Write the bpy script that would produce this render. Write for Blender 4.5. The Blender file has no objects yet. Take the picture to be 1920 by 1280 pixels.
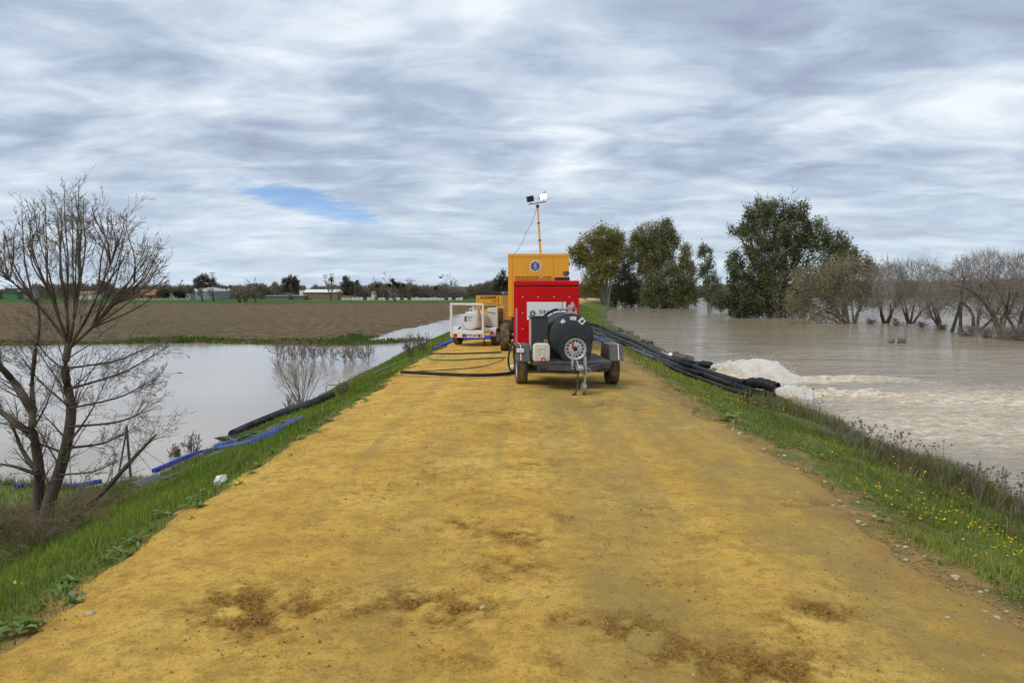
import bpy, math, random
import numpy as np
from mathutils import Matrix, Vector

S = bpy.context.scene
COL = S.collection
R = math.radians

# ------------------------------------------------------------------ camera
F = 1387.0                      # focal length in photo pixels (1920 wide)
CAMZ = 1.8
PITCH, YAW = math.atan((640 - 546) / F), math.atan(23 / F)
cam_d = bpy.data.cameras.new('camera'); cam_d.lens = F / 1920 * 36; cam_d.sensor_width = 36
cam_d.clip_start = 0.05; cam_d.clip_end = 20000
cam = bpy.data.objects.new('camera', cam_d); COL.objects.link(cam)
cam.location = (0, 0, CAMZ); cam.rotation_euler = (math.pi / 2 - PITCH, 0, YAW)
S.camera = cam
CM = np.array(cam.rotation_euler.to_matrix())

# ------------------------------------------------------------------ world: cloudy sky
SUN_EL, SUN_ROT = R(52), R(236)
w = bpy.data.worlds.new('World'); S.world = w; w.use_nodes = True
nt = w.node_tree; nt.nodes.clear()
def N(tree, t, **kw):
    n = tree.nodes.new(t)
    for k, v in kw.items():
        if k == 'inp':
            for a, b in v.items(): n.inputs[a].default_value = b
        else: setattr(n, k, v)
    return n
def math_(tree, op, a, b=None, c=None, clamp=False):
    n = tree.nodes.new('ShaderNodeMath'); n.operation = op; n.use_clamp = clamp
    for i, v in enumerate((a, b, c)):
        if v is None: continue
        if isinstance(v, (int, float)): n.inputs[i].default_value = v
        else: tree.links.new(v, n.inputs[i])
    return n.outputs[0]
def ramp(tree, fac, stops, interp='LINEAR'):
    n = tree.nodes.new('ShaderNodeValToRGB'); n.color_ramp.interpolation = interp
    e = n.color_ramp.elements
    while len(e) < len(stops): e.new(0.5)
    for i, (p, c) in enumerate(stops):
        e[i].position = p; e[i].color = (*c, 1) if len(c) == 3 else c
    tree.links.new(fac, n.inputs[0]); return n.outputs[0]
def mixc(tree, fac, a, b, mode='MIX'):
    n = tree.nodes.new('ShaderNodeMix'); n.data_type = 'RGBA'; n.blend_type = mode
    for s, v in ((n.inputs['Factor'], fac), (n.inputs[6], a), (n.inputs[7], b)):
        if isinstance(v, (int, float)): s.default_value = v
        elif isinstance(v, tuple): s.default_value = (*v, 1) if len(v) == 3 else v
        else: tree.links.new(v, s)
    return n.outputs[2]
def noise(tree, vec, scale, detail=4, rough=.55, dist=0.0, dims='3D'):
    n = tree.nodes.new('ShaderNodeTexNoise'); n.noise_dimensions = dims
    n.inputs['Scale'].default_value = scale; n.inputs['Detail'].default_value = detail
    n.inputs['Roughness'].default_value = rough; n.inputs['Distortion'].default_value = dist
    if vec is not None: tree.links.new(vec, n.inputs['Vector'])
    return n.outputs[0]
def mapping(tree, vec, scale=(1, 1, 1), rot=(0, 0, 0), loc=(0, 0, 0)):
    n = tree.nodes.new('ShaderNodeMapping')
    n.inputs['Scale'].default_value = scale; n.inputs['Rotation'].default_value = rot; n.inputs['Location'].default_value = loc
    tree.links.new(vec, n.inputs['Vector']); return n.outputs[0]

tc = N(nt, 'ShaderNodeTexCoord'); sep = N(nt, 'ShaderNodeSeparateXYZ'); nt.links.new(tc.outputs['Generated'], sep.inputs[0])
dx, dy, dz = sep.outputs
zc = math_(nt, 'ADD', math_(nt, 'MAXIMUM', dz, 0.0), 0.15)
comb = N(nt, 'ShaderNodeCombineXYZ')
nt.links.new(math_(nt, 'DIVIDE', dx, zc), comb.inputs[0]); nt.links.new(math_(nt, 'DIVIDE', dy, zc), comb.inputs[1])
pl = comb.outputs[0]                                     # the cloud deck seen in perspective
big = noise(nt, mapping(nt, pl, (1.0, .95, 1), (0, 0, R(16)), (5.3, 2.9, 0)), 1.2, 4, .5, .7)
streak = noise(nt, mapping(nt, pl, (1.4, 2.3, 1), (0, 0, R(-14)), (7, 2, 0)), 1.7, 6, .53, .6)
fine = noise(nt, mapping(nt, pl, (2.2, 3.6, 1), (0, 0, R(20)), (1, 5, 0)), 2.0, 6, .56, .8)
v = math_(nt, 'ADD', math_(nt, 'MULTIPLY', big, .54), math_(nt, 'ADD', math_(nt, 'MULTIPLY', streak, .38), math_(nt, 'MULTIPLY', fine, .16)))
cl = ramp(nt, v, [(.40, (.28, .33, .445)), (.49, (.36, .43, .545)), (.57, (.48, .56, .655)), (.70, (.72, .775, .825))])
# paler, hazier air low down, with small ragged cumulus
el = math_(nt, 'ARCSINE', math_(nt, 'MINIMUM', math_(nt, 'MAXIMUM', dz, -1.0), 1.0))
low = ramp(nt, el, [(0.0, (1, 1, 1)), (.16, (0, 0, 0))])
cl = mixc(nt, math_(nt, 'MULTIPLY', low, .55), cl, (.56, .66, .74))
cum = noise(nt, mapping(nt, tc.outputs['Generated'], (9, 9, 34), (0, 0, 0), (2, 3, 1)), 1.0, 6, .6, .3)
cumf = math_(nt, 'MULTIPLY', ramp(nt, cum, [(.52, (0, 0, 0)), (.62, (1, 1, 1))]), ramp(nt, el, [(.0, (1, 1, 1)), (.05, (.9, .9, .9)), (.10, (0, 0, 0))]))
cl = mixc(nt, math_(nt, 'MULTIPLY', cumf, .75), cl, (.50, .56, .64))
# the one gap of clear sky
def pix_dir(x, y):
    d = CM @ np.array([(x - 960) / F, -(y - 640) / F, -1.0]); return d / np.linalg.norm(d)
g = pix_dir(575, 378)
az = math_(nt, 'ARCTAN2', dx, dy)
ga, ge = math.atan2(g[0], g[1]), math.asin(g[2])
ax_ = math_(nt, 'DIVIDE', math_(nt, 'SUBTRACT', az, ga), .088)
ex_ = math_(nt, 'DIVIDE', math_(nt, 'ADD', math_(nt, 'SUBTRACT', el, ge), math_(nt, 'MULTIPLY', math_(nt, 'SUBTRACT', az, ga), .22)), .017)
dd = math_(nt, 'ADD', math_(nt, 'POWER', ax_, 2.0), math_(nt, 'POWER', math_(nt, 'ABSOLUTE', ex_), 2.0))
dd = math_(nt, 'ADD', dd, math_(nt, 'MULTIPLY', math_(nt, 'SUBTRACT', streak, .5), 3.0))
dd = math_(nt, 'ADD', dd, math_(nt, 'MULTIPLY', math_(nt, 'SUBTRACT', fine, .5), 1.6))
hole = ramp(nt, math_(nt, 'MULTIPLY', dd, .5), [(.05, (1, 1, 1)), (.75, (0, 0, 0))], 'EASE')
cover = math_(nt, 'SUBTRACT', 1.0, math_(nt, 'MULTIPLY', hole, .55))
sky = N(nt, 'ShaderNodeTexSky', sky_type='NISHITA', sun_disc=False)
sky.sun_elevation = SUN_EL; sky.sun_rotation = SUN_ROT; sky.air_density = 1.0; sky.dust_density = 0.0; sky.ozone_density = 5.0
b1 = N(nt, 'ShaderNodeBackground', inp={'Strength': .11}); nt.links.new(mixc(nt, 1.0, sky.outputs[0], (.42, .66, 1.0), 'MULTIPLY'), b1.inputs[0])
b2 = N(nt, 'ShaderNodeBackground', inp={'Strength': 1.0}); nt.links.new(cl, b2.inputs[0])
mx = N(nt, 'ShaderNodeMixShader'); nt.links.new(cover, mx.inputs[0]); nt.links.new(b1.outputs[0], mx.inputs[1]); nt.links.new(b2.outputs[0], mx.inputs[2])
wo = N(nt, 'ShaderNodeOutputWorld'); nt.links.new(mx.outputs[0], wo.inputs[0])

# ------------------------------------------------------------------ sun (veiled)
sd = bpy.data.lights.new('sun', 'SUN'); sd.energy = 1.5; sd.angle = R(24); sd.color = (1, .95, .86)
sun = bpy.data.objects.new('sun', sd); COL.objects.link(sun); sun.rotation_euler = (R(90) - SUN_EL, 0, R(-56))
S.view_settings.view_transform = 'Standard'; S.view_settings.look = 'None'
S.view_settings.exposure = 0.30; S.view_settings.gamma = 1.0; S.view_settings.use_curve_mapping = False

# ------------------------------------------------------------------ helpers
rng = np.random.default_rng(7)
def h01(ix, iy, seed):
    h = (ix.astype(np.int64) * 374761393 + iy.astype(np.int64) * 668265263 + seed * 974634777) & 0xffffffff
    h = ((h ^ (h >> 13)) * 1274126177) & 0xffffffff
    h = ((h ^ (h >> 16)) * 2246822519) & 0xffffffff
    return ((h ^ (h >> 15)) & 0xffffff) / float(0xffffff)
def vn(x, y, seed=0):
    x = np.asarray(x, float); y = np.asarray(y, float)
    x, y = np.broadcast_arrays(x, y)
    ix, iy = np.floor(x), np.floor(y); fx, fy = x - ix, y - iy
    fx = fx * fx * (3 - 2 * fx); fy = fy * fy * (3 - 2 * fy)
    a, b = h01(ix, iy, seed), h01(ix + 1, iy, seed); c, d = h01(ix, iy + 1, seed), h01(ix + 1, iy + 1, seed)
    return (a + (b - a) * fx) * (1 - fy) + (c + (d - c) * fx) * fy
def fbm(x, y, seed=0, o=4, g=.5):
    t, a, s = 0.0, 1.0, 0.0
    for i in range(o):
        t = t + a * (vn(np.asarray(x) * 2**i, np.asarray(y) * 2**i, seed + i * 17) - .5); s += a; a *= g
    return t / s * 2
def sstep(x, a, b):
    t = np.clip((np.asarray(x, float) - a) / (b - a), 0, 1); return t * t * (3 - 2 * t)

def link(o, parent=None):
    COL.objects.link(o)
    if parent is not None: o.parent = parent
    return o
def tag(o, label=None, cat=None, group=None, kind=None):
    if label: o['label'] = label
    if cat: o['category'] = cat
    if group: o['group'] = group
    if kind: o['kind'] = kind
    return o
def empty(name, loc, rz=0.0, **t):
    o = bpy.data.objects.new(name, None); o.location = loc; o.rotation_euler = (0, 0, rz); o.empty_display_size = .1
    link(o); tag(o, **t); return o
def np_mesh(name, V, Fc, mat, parent=None, smooth=False, col=None, attrs=None, mesh_only=False, **t):
    V = np.ascontiguousarray(V, np.float32).reshape(-1, 3); Fc = np.ascontiguousarray(Fc, np.int32)
    m = bpy.data.meshes.new(name); k = Fc.shape[1]; n = len(Fc)
    m.vertices.add(len(V)); m.vertices.foreach_set('co', V.ravel())
    m.loops.add(n * k); m.loops.foreach_set('vertex_index', Fc.ravel())
    m.polygons.add(n); m.polygons.foreach_set('loop_start', np.arange(n, dtype=np.int32) * k)
    if smooth: m.polygons.foreach_set('use_smooth', np.ones(n, bool))
    if col is not None:
        a = m.color_attributes.new('col', 'FLOAT_COLOR', 'POINT')
        c = np.ones((len(V), 4), np.float32); c[:, :3] = col; a.data.foreach_set('color', c.ravel())
    for kx, vx in (attrs or {}).items():
        a = m.attributes.new(kx, 'FLOAT', 'POINT'); a.data.foreach_set('value', np.ascontiguousarray(vx, np.float32).ravel())
    m.update(calc_edges=True); m.validate()
    m.materials.append(mat)
    if mesh_only: return m
    o = bpy.data.objects.new(name, m); link(o, parent); tag(o, **t); return o
def grid_faces(nr, nc):
    i = np.arange(nr - 1)[:, None] * nc + np.arange(nc - 1)[None, :]
    return np.stack([i, i + 1, i + nc + 1, i + nc], -1).reshape(-1, 4)

class MB:
    """collects solids; build() links them as one mesh object"""
    def __init__(s): s.v, s.f = [], []
    def add(s, V, Fc):
        b = len(s.v); s.v += [tuple(map(float, p)) for p in V]; s.f += [tuple(b + i for i in f) for f in Fc]; return s
    def box(s, x0, x1, y0, y1, z0, z1, M=None):
        V = [Vector((x, y, z)) for z in (z0, z1) for y in (y0, y1) for x in (x0, x1)]
        if M is not None: V = [M @ p for p in V]
        return s.add(V, [(0, 2, 3, 1), (4, 5, 7, 6), (0, 1, 5, 4), (2, 6, 7, 3), (0, 4, 6, 2), (1, 3, 7, 5)])
    def prism(s, poly, axis, a, b):
        """poly of 2D points extruded along axis 'x','y','z' from a to b"""
        mk = {'x': lambda p, t: (t, p[0], p[1]), 'y': lambda p, t: (p[0], t, p[1]), 'z': lambda p, t: (p[0], p[1], t)}[axis]
        n = len(poly); V = [mk(p, a) for p in poly] + [mk(p, b) for p in poly]
        return s.add(V, [tuple(range(n))[::-1], tuple(range(n, 2 * n))] + [(i, (i + 1) % n, n + (i + 1) % n, n + i) for i in range(n)])
    def tube(s, P, r, k=8, cap=True):
        P = [Vector(p) for p in P]; n = len(P); r = [r] * n if isinstance(r, (int, float)) else r
        V = []; up = None
        for i in range(n):
            t = (P[min(i + 1, n - 1)] - P[max(i - 1, 0)]).normalized()
            if up is None: up = t.orthogonal().normalized()
            up = (up - t * up.dot(t)).normalized(); w_ = t.cross(up)
            V += [P[i] + (up * math.cos(q) + w_ * math.sin(q)) * r[i] for q in (2 * math.pi * j / k for j in range(k))]
        Fc = [(i * k + j, i * k + (j + 1) % k, (i + 1) * k + (j + 1) % k, (i + 1) * k + j) for i in range(n - 1) for j in range(k)]
        if cap: Fc += [tuple(range(k))[::-1], tuple((n - 1) * k + j for j in range(k))]
        return s.add(V, Fc)
    def lathe(s, prof, axis='y', c=(0, 0, 0), k=32):
        """prof: (along, radius) pairs revolved about an axis through c"""
        V = []
        for a, r in prof:
            for j in range(k):
                q = 2 * math.pi * j / k; u, v_ = r * math.cos(q), r * math.sin(q)
                p = {'y': (u, a, v_), 'x': (a, u, v_), 'z': (u, v_, a)}[axis]
                V.append((p[0] + c[0], p[1] + c[1], p[2] + c[2]))
        n = len(prof)
        Fc = [(i * k + j, i * k + (j + 1) % k, (i + 1) * k + (j + 1) % k, (i + 1) * k + j) for i in range(n - 1) for j in range(k)]
        return s.add(V, Fc)
    def disc(s, c, r, axis='y', k=32, r0=0.0):
        if r0 <= 0: return s.lathe([(0, 1e-4), (0, r)], axis, c, k)
        return s.lathe([(0, r0), (0, r)], axis, c, k)
    def build(s, name, mat, parent=None, bevel=0.0, smooth=False, seg=2, **t):
        m = bpy.data.meshes.new(name); m.from_pydata(s.v, [], s.f); m.validate()
        import bmesh
        bm = bmesh.new(); bm.from_mesh(m); bmesh.ops.recalc_face_normals(bm, faces=bm.faces); bm.to_mesh(m); bm.free()
        m.materials.append(mat)
        if smooth:
            m.polygons.foreach_set('use_smooth', np.ones(len(m.polygons), bool))
            m.set_sharp_from_angle(angle=R(38))
        o = bpy.data.objects.new(name, m); link(o, parent); tag(o, **t)
        if bevel:
            b = o.modifiers.new('bevel', 'BEVEL'); b.width = bevel; b.segments = seg; b.limit_method = 'ANGLE'
        return o
def copy_tree(o, parent=None):
    c = o.copy(); link(c)
    c.parent = parent
    for ch in list(o.children): copy_tree(ch, c)
    return c

# pixels -> places
def ray(x, y):
    return CM @ np.array([(x - 960) / F, -(y - 640) / F, -1.0])
def at(x, y, Y):
    d = ray(x, y); t = Y / d[1]; return Vector((d[0] * t, Y, CAMZ + d[2] * t))
def on_z(x, y, z):
    d = ray(x, y); t = (z - CAMZ) / d[2]; return Vector((d[0] * t, d[1] * t, z))

# ------------------------------------------------------------------ materials
def new_mat(name):
    m = bpy.data.materials.new(name); m.use_nodes = True; t = m.node_tree; t.nodes.clear()
    o = t.nodes.new('ShaderNodeOutputMaterial'); p = t.nodes.new('ShaderNodeBsdfPrincipled'); t.links.new(p.outputs[0], o.inputs[0])
    return m, t, p, o
def bump(t, p, h, strength=.3, dist=.01):
    b = t.nodes.new('ShaderNodeBump'); b.inputs['Strength'].default_value = strength; b.inputs['Distance'].default_value = dist
    t.links.new(h, b.inputs['Height']); t.links.new(b.outputs[0], p.inputs['Normal']); return b
def M(name, col, rough=.55, metal=0.0, var=.12, scale=6.0, dirt=None, damt=.35, dscale=3.0, bmp=0.0, bscale=80.0, spec=.5):
    m, t, p, o = new_mat(name); tc_ = t.nodes.new('ShaderNodeTexCoord').outputs['Object']
    c = mixc(t, noise(t, tc_, scale, 5), tuple(x * (1 - var) for x in col), tuple(min(1, x * (1 + var)) for x in col))
    if dirt:
        f = ramp(t, noise(t, tc_, dscale, 8, .68), [(.62 - damt * .35, (0, 0, 0)), (.80 - damt * .2, (1, 1, 1))])
        c = mixc(t, math_(t, 'MULTIPLY', f, damt * 2, clamp=True), c, dirt)
    t.links.new(c, p.inputs['Base Color'])
    r = ramp(t, noise(t, tc_, scale * 2.3, 4), [(.3, (max(0, rough - .1),) * 3), (.7, (min(1, rough + .12),) * 3)])
    t.links.new(r, p.inputs['Roughness']); p.inputs['Metallic'].default_value = metal; p.inputs['Specular IOR Level'].default_value = spec
    if bmp: bump(t, p, noise(t, tc_, bscale, 5), bmp, .004)
    return m
def leafmat(name, trans=.3, rough=.6):
    m, t, p, o = new_mat(name); a = t.nodes.new('ShaderNodeAttribute'); a.attribute_name = 'col'
    t.links.new(a.outputs[0], p.inputs['Base Color']); p.inputs['Roughness'].default_value = rough; p.inputs['Specular IOR Level'].default_value = .1
    tr = t.nodes.new('ShaderNodeBsdfTranslucent'); t.links.new(a.outputs[0], tr.inputs[0])
    mx_ = t.nodes.new('ShaderNodeMixShader'); mx_.inputs[0].default_value = trans
    t.links.new(p.outputs[0], mx_.inputs[1]); t.links.new(tr.outputs[0], mx_.inputs[2]); t.links.new(mx_.outputs[0], o.inputs[0])
    return m
MUD = (.30, .19, .075)
mt = dict(
    red=M('red_paint', (.60, .0015, .004), .45, var=.05, dirt=(.30, .035, .02), damt=.20, spec=.22),
    yellow=M('yellow_paint', (.82, .37, .028), .45, var=.06, dirt=(.46, .24, .06), damt=.24, spec=.35),
    yellow2=M('old_yellow_paint', (.78, .36, .02), .5, var=.10, dirt=(.46, .24, .05), damt=.2, spec=.35),
    black=M('black_paint', (.018, .018, .02), .5, var=.25, dirt=(.10, .075, .045), damt=.25),
    steel_dark=M('dark_steel', (.055, .055, .056), .5, .2, var=.25, dirt=(.20, .14, .075), damt=.30),
    wood_dark=M('dark_boards', (.075, .072, .068), .7, var=.35, scale=14, dirt=(.17, .13, .08), damt=.3, bmp=.3),
    tank=M('grey_tank', (.034, .039, .042), .48, var=.14, dirt=(.085, .075, .06), damt=.14, spec=.35),
    cabinet=M('grey_cabinet', (.045, .050, .050), .45, .05, var=.18, dirt=(.10, .09, .07), damt=.15, spec=.35),
    rubber=M('rubber', (.026, .026, .027), .75, var=.2, dirt=MUD, damt=.22, dscale=9),
    tyre_mud=M('muddy_rubber', (.045, .040, .034), .8, var=.2, dirt=(.26, .175, .075), damt=.62, dscale=7, bmp=.3),
    hose=M('black_hose', (.014, .015, .019), .55, var=.25, dirt=(.085, .07, .05), damt=.14, dscale=2, spec=.28),
    blue=M('blue_hose', (.02, .055, .46), .45, var=.2, dirt=(.12, .12, .17), damt=.12, spec=.3),
    greenhose=M('green_hose', (.04, .21, .05), .45),
    zinc=M('galvanised', (.45, .45, .43), .42, .7, var=.2, dirt=(.28, .22, .14), damt=.25),
    rim=M('rim_paint', (.56, .55, .52), .4, .3, var=.12, dirt=(.33, .22, .11), damt=.28, dscale=6),
    white=M('white_paint', (.74, .73, .69), .45, var=.06, dirt=(.46, .40, .30), damt=.2),
    whiteclean=M('white_sheet', (.78, .79, .80), .35, var=.03),
    can=M('jerrycan_plastic', (.66, .63, .52), .45, var=.1, dirt=(.40, .31, .18), damt=.3, dscale=9),
    redcap=M('red_plastic', (.45, .02, .03), .4),
    cap=M('brown_cap', (.22, .15, .07), .7),
    navy=M('navy_print', (.012, .014, .20), .4, var=.03),
    ink=M('black_print', (.015, .014, .018), .5, var=.05),
    lime=M('green_print', (.10, .30, .06), .4, var=.03),
    amber=M('amber_print', (.62, .45, .06), .4, var=.03),
    orange=M('orange_lens', (.70, .22, .02), .2), lens=M('red_lens', (.42, .012, .012), .18),
    card=M('tan_board', (.36, .25, .14), .8, var=.15), pale=M('pale_plastic', (.62, .61, .56), .6, dirt=(.4, .36, .28), damt=.2),
    hole=M('dark_void', (.02, .014, .01), .9),
    rock=M('wet_rock', (.085, .088, .085), .7, var=.4, scale=5, dirt=(.17, .14, .10), damt=.4, bmp=.8, bscale=14),
    mudrock=M('mud_lump', (.135, .105, .075), .8, var=.3, scale=4, bmp=.8, bscale=12),
    pebble=M('pale_stone', (.50, .41, .26), .8, var=.25, scale=9, dirt=(.36, .23, .09), damt=.3, bmp=.4, bscale=30),
    bark=M('bark', (.095, .068, .046), .9, var=.4, scale=10, bmp=.9, bscale=45),
    bark_pale=M('pale_bark', (.26, .23, .185), .85, var=.3, scale=2, bmp=.5, bscale=8),
    twig=M('twigs', (.205, .158, .115), .85, var=.3, scale=3), twig_grey=M('grey_twigs', (.25, .215, .175), .85, var=.3, scale=1),
    bag=M('white_bag', (.72, .72, .70), .5, var=.08, bmp=.5, bscale=25), post=M('green_post', (.035, .075, .055), .5),
    wire=M('fence_wire', (.16, .17, .16), .5, .5), cable=M('dark_cable', (.03, .03, .032), .5),
    concrete=M('concrete', (.36, .34, .30), .85, var=.15, scale=.6), roof_red=M('clay_tiles', (.30, .12, .06), .8, var=.25, scale=.8),
    roof_white=M('white_sheet_roof', (.74, .75, .74), .5, var=.06, scale=.4), wall_brown=M('ochre_wall', (.27, .17, .075), .85, var=.2, scale=.5),
    wall_white=M('white_wall', (.66, .63, .57), .8, var=.12, scale=.5), wall_grey=M('grey_wall', (.20, .185, .155), .85, var=.2, scale=.4),
    tank_blue=M('grey_blue_wall', (.22, .26, .27), .6, var=.12, scale=.4), green_wall=M('green_sheet', (.06, .20, .10), .6, var=.15, scale=.5),
    roof_dark=M('dark_roof', (.055, .055, .06), .7), roof_grey=M('grey_roof', (.40, .40, .38), .7, var=.1, scale=.5),
    leaf=leafmat('foliage', .42), grass=leafmat('grass_blades', .35, .55), petal=leafmat('petals', .3), feather=M('dark_feathers', (.05, .05, .055), .8),
)
def emit_mat(name, col, s):
    m, t, p, o = new_mat(name); p.inputs['Base Color'].default_value = (*col, 1)
    p.inputs['Emission Color'].default_value = (*col, 1); p.inputs['Emission Strength'].default_value = s; return m
mt['lamp'] = emit_mat('lit_lamp', (1, .88, .55), 9.0)

def attr(t, name):
    a = t.nodes.new('ShaderNodeAttribute'); a.attribute_name = name; return a.outputs['Fac']
# track: ochre sand with olive damp bands, the trailer's shade painted in, brown churned mud
m, t, p, o = new_mat('ochre_sand'); tc_ = t.nodes.new('ShaderNodeTexCoord').outputs['Object']
n1 = noise(t, tc_, .9, 7, .6); n2 = noise(t, tc_, 11, 8, .75); n3 = noise(t, tc_, 95, 4, .7); n4 = noise(t, mapping(t, tc_, (1, .35, 1)), 2.2, 7, .65, .4)
n5 = noise(t, tc_, 3.2, 8, .75); n6 = noise(t, tc_, 42, 7, .8)
rg_ = t.nodes.new('ShaderNodeTexNoise'); rg_.noise_type = 'RIDGED_MULTIFRACTAL'; rg_.inputs['Scale'].default_value = 9; rg_.inputs['Detail'].default_value = 7; rg_.inputs['Roughness'].default_value = .6; t.links.new(tc_, rg_.inputs['Vector']); ridge_n = math_(t, 'MULTIPLY', rg_.outputs[0], .4, clamp=True)
c = ramp(t, n1, [(.30, (.57, .335, .058)), (.5, (.73, .445, .088)), (.70, (.83, .56, .135))])
c = mixc(t, ramp(t, n5, [(.38, (.75,) * 3), (.54, (0,) * 3)]), c, (.44, .26, .06))
c = mixc(t, ramp(t, n2, [(.36, (.8,) * 3), (.50, (0,) * 3)]), c, (.38, .215, .05))
c = mixc(t, ramp(t, n6, [(.36, (.9,) * 3), (.47, (0,) * 3)]), c, (.36, .20, .045))
c = mixc(t, ramp(t, n3, [(.60, (0,) * 3), (.68, (.6,) * 3)]), c, (.86, .62, .22))
c = mixc(t, ramp(t, n3, [(.34, (.85,) * 3), (.42, (0,) * 3)]), c, (.24, .13, .03))
mudf = attr(t, 'mud')
wet_shade = math_(t, 'MULTIPLY', attr(t, 'wet'), ramp(t, n4, [(.33, (.25,) * 3), (.56, (1,) * 3)]))
c = mixc(t, math_(t, 'MULTIPLY', wet_shade, .85), c, mixc(t, n6, (.20, .142, .042), (.44, .325, .105)))
c = mixc(t, math_(t, 'MULTIPLY', mudf, .9), c, mixc(t, ramp(t, n6, [(.44, (0,) * 3), (.60, (1,) * 3)]), (.13, .062, .010), (.40, .215, .045)))
ef = math_(t, 'MULTIPLY', attr(t, 'edge'), ramp(t, n2, [(.35, (.35,) * 3), (.6, (1,) * 3)]))
c = mixc(t, math_(t, 'MULTIPLY', ef, .8), c, mixc(t, n6, (.20, .11, .035), (.50, .31, .11)))
spk = noise(t, tc_, 30, 4, .6); spm = noise(t, tc_, 2.0, 4, .6)
c = mixc(t, math_(t, 'MULTIPLY', ramp(t, spk, [(.64, (0,) * 3), (.68, (1,) * 3)]), ramp(t, spm, [(.42, (0,) * 3), (.6, (.9,) * 3)])), c, (.20, .125, .04))
t.links.new(c, p.inputs['Base Color'])
rr = math_(t, 'SUBTRACT', .95, math_(t, 'MULTIPLY', wet_shade, .2)); t.links.new(rr, p.inputs['Roughness']); p.inputs['Specular IOR Level'].default_value = .15
hh = math_(t, 'ADD', math_(t, 'MULTIPLY', n2, .8), math_(t, 'ADD', math_(t, 'MULTIPLY', n6, .5), math_(t, 'MULTIPLY', n3, .3)))
hh = math_(t, 'ADD', hh, math_(t, 'MULTIPLY', math_(t, 'MULTIPLY', ridge_n, mudf), -2.2)); bump(t, p, hh, .8, .028)
mt['sand'] = m
# levee soil: green-brown on the slopes, mud by the water
m, t, p, o = new_mat('bank_soil'); tc_ = t.nodes.new('ShaderNodeTexCoord').outputs['Object']
n1 = noise(t, tc_, .8, 6, .6); n2 = noise(t, tc_, 9, 7, .7)
c = ramp(t, n1, [(.3, (.085, .12, .024)), (.52, (.135, .185, .032)), (.72, (.19, .225, .045))])
c = mixc(t, ramp(t, n2, [(.38, (.7,) * 3), (.58, (0,) * 3)]), c, (.085, .068, .032))
c = mixc(t, attr(t, 'shore'), c, ramp(t, n2, [(.3, (.075, .058, .040)), (.7, (.17, .135, .095))]))
c = mixc(t, attr(t, 'rub'), c, ramp(t, n2, [(.3, (.20, .115, .035)), (.7, (.42, .28, .10))]))
t.links.new(c, p.inputs['Base Color']); p.inputs['Roughness'].default_value = .9; p.inputs['Specular IOR Level'].default_value = .2
bump(t, p, n2, .7, .05); mt['soil'] = m
# ploughed field
m, t, p, o = new_mat('ploughed_earth'); tc_ = t.nodes.new('ShaderNodeTexCoord').outputs['Object']
n1 = noise(t, tc_, .035, 6, .6); n2 = noise(t, mapping(t, tc_, (1, .5, 1)), 1.3, 7, .75); n3 = noise(t, mapping(t, tc_, (.2, 1.4, 1)), .5, 5, .6)
c = ramp(t, n2, [(.36, (.062, .040, .021)), (.5, (.165, .108, .056)), (.64, (.28, .195, .108))])
c = mixc(t, ramp(t, n1, [(.44, (0,) * 3), (.62, (.55,) * 3)]), c, (.12, .115, .045))
c = mixc(t, ramp(t, n3, [(.40, (.22,) * 3), (.55, (0,) * 3)]), c, (.085, .056, .030))
n7 = noise(t, tc_, 2.6, 3, .6); c = mixc(t, ramp(t, n7, [(.60, (0,) * 3), (.68, (.8,) * 3)]), c, (.05, .036, .022))
t.links.new(c, p.inputs['Base Color']); p.inputs['Roughness'].default_value = .95; p.inputs['Specular IOR Level'].default_value = .15
bump(t, p, n2, 1.0, .25); mt['field'] = m
def landmat(name, a, b, s):
    m, t, p, o = new_mat(name); tc_ = t.nodes.new('ShaderNodeTexCoord').outputs['Object']
    c = ramp(t, noise(t, tc_, s, 7, .62), [(.33, a), (.67, b)]); t.links.new(c, p.inputs['Base Color']); p.inputs['Roughness'].default_value = .95
    p.inputs['Specular IOR Level'].default_value = .1; return m
mt['plain'] = landmat('far_land', (.085, .075, .035), (.15, .125, .065), .05)
mt['verge'] = landmat('green_verge', (.045, .085, .018), (.085, .13, .03), .2)
mt['hill'] = landmat('green_hill', (.06, .105, .045), (.12, .15, .07), .004)
mt['ridge'] = landmat('brown_ridge', (.075, .075, .05), (.12, .11, .075), .004)
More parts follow.
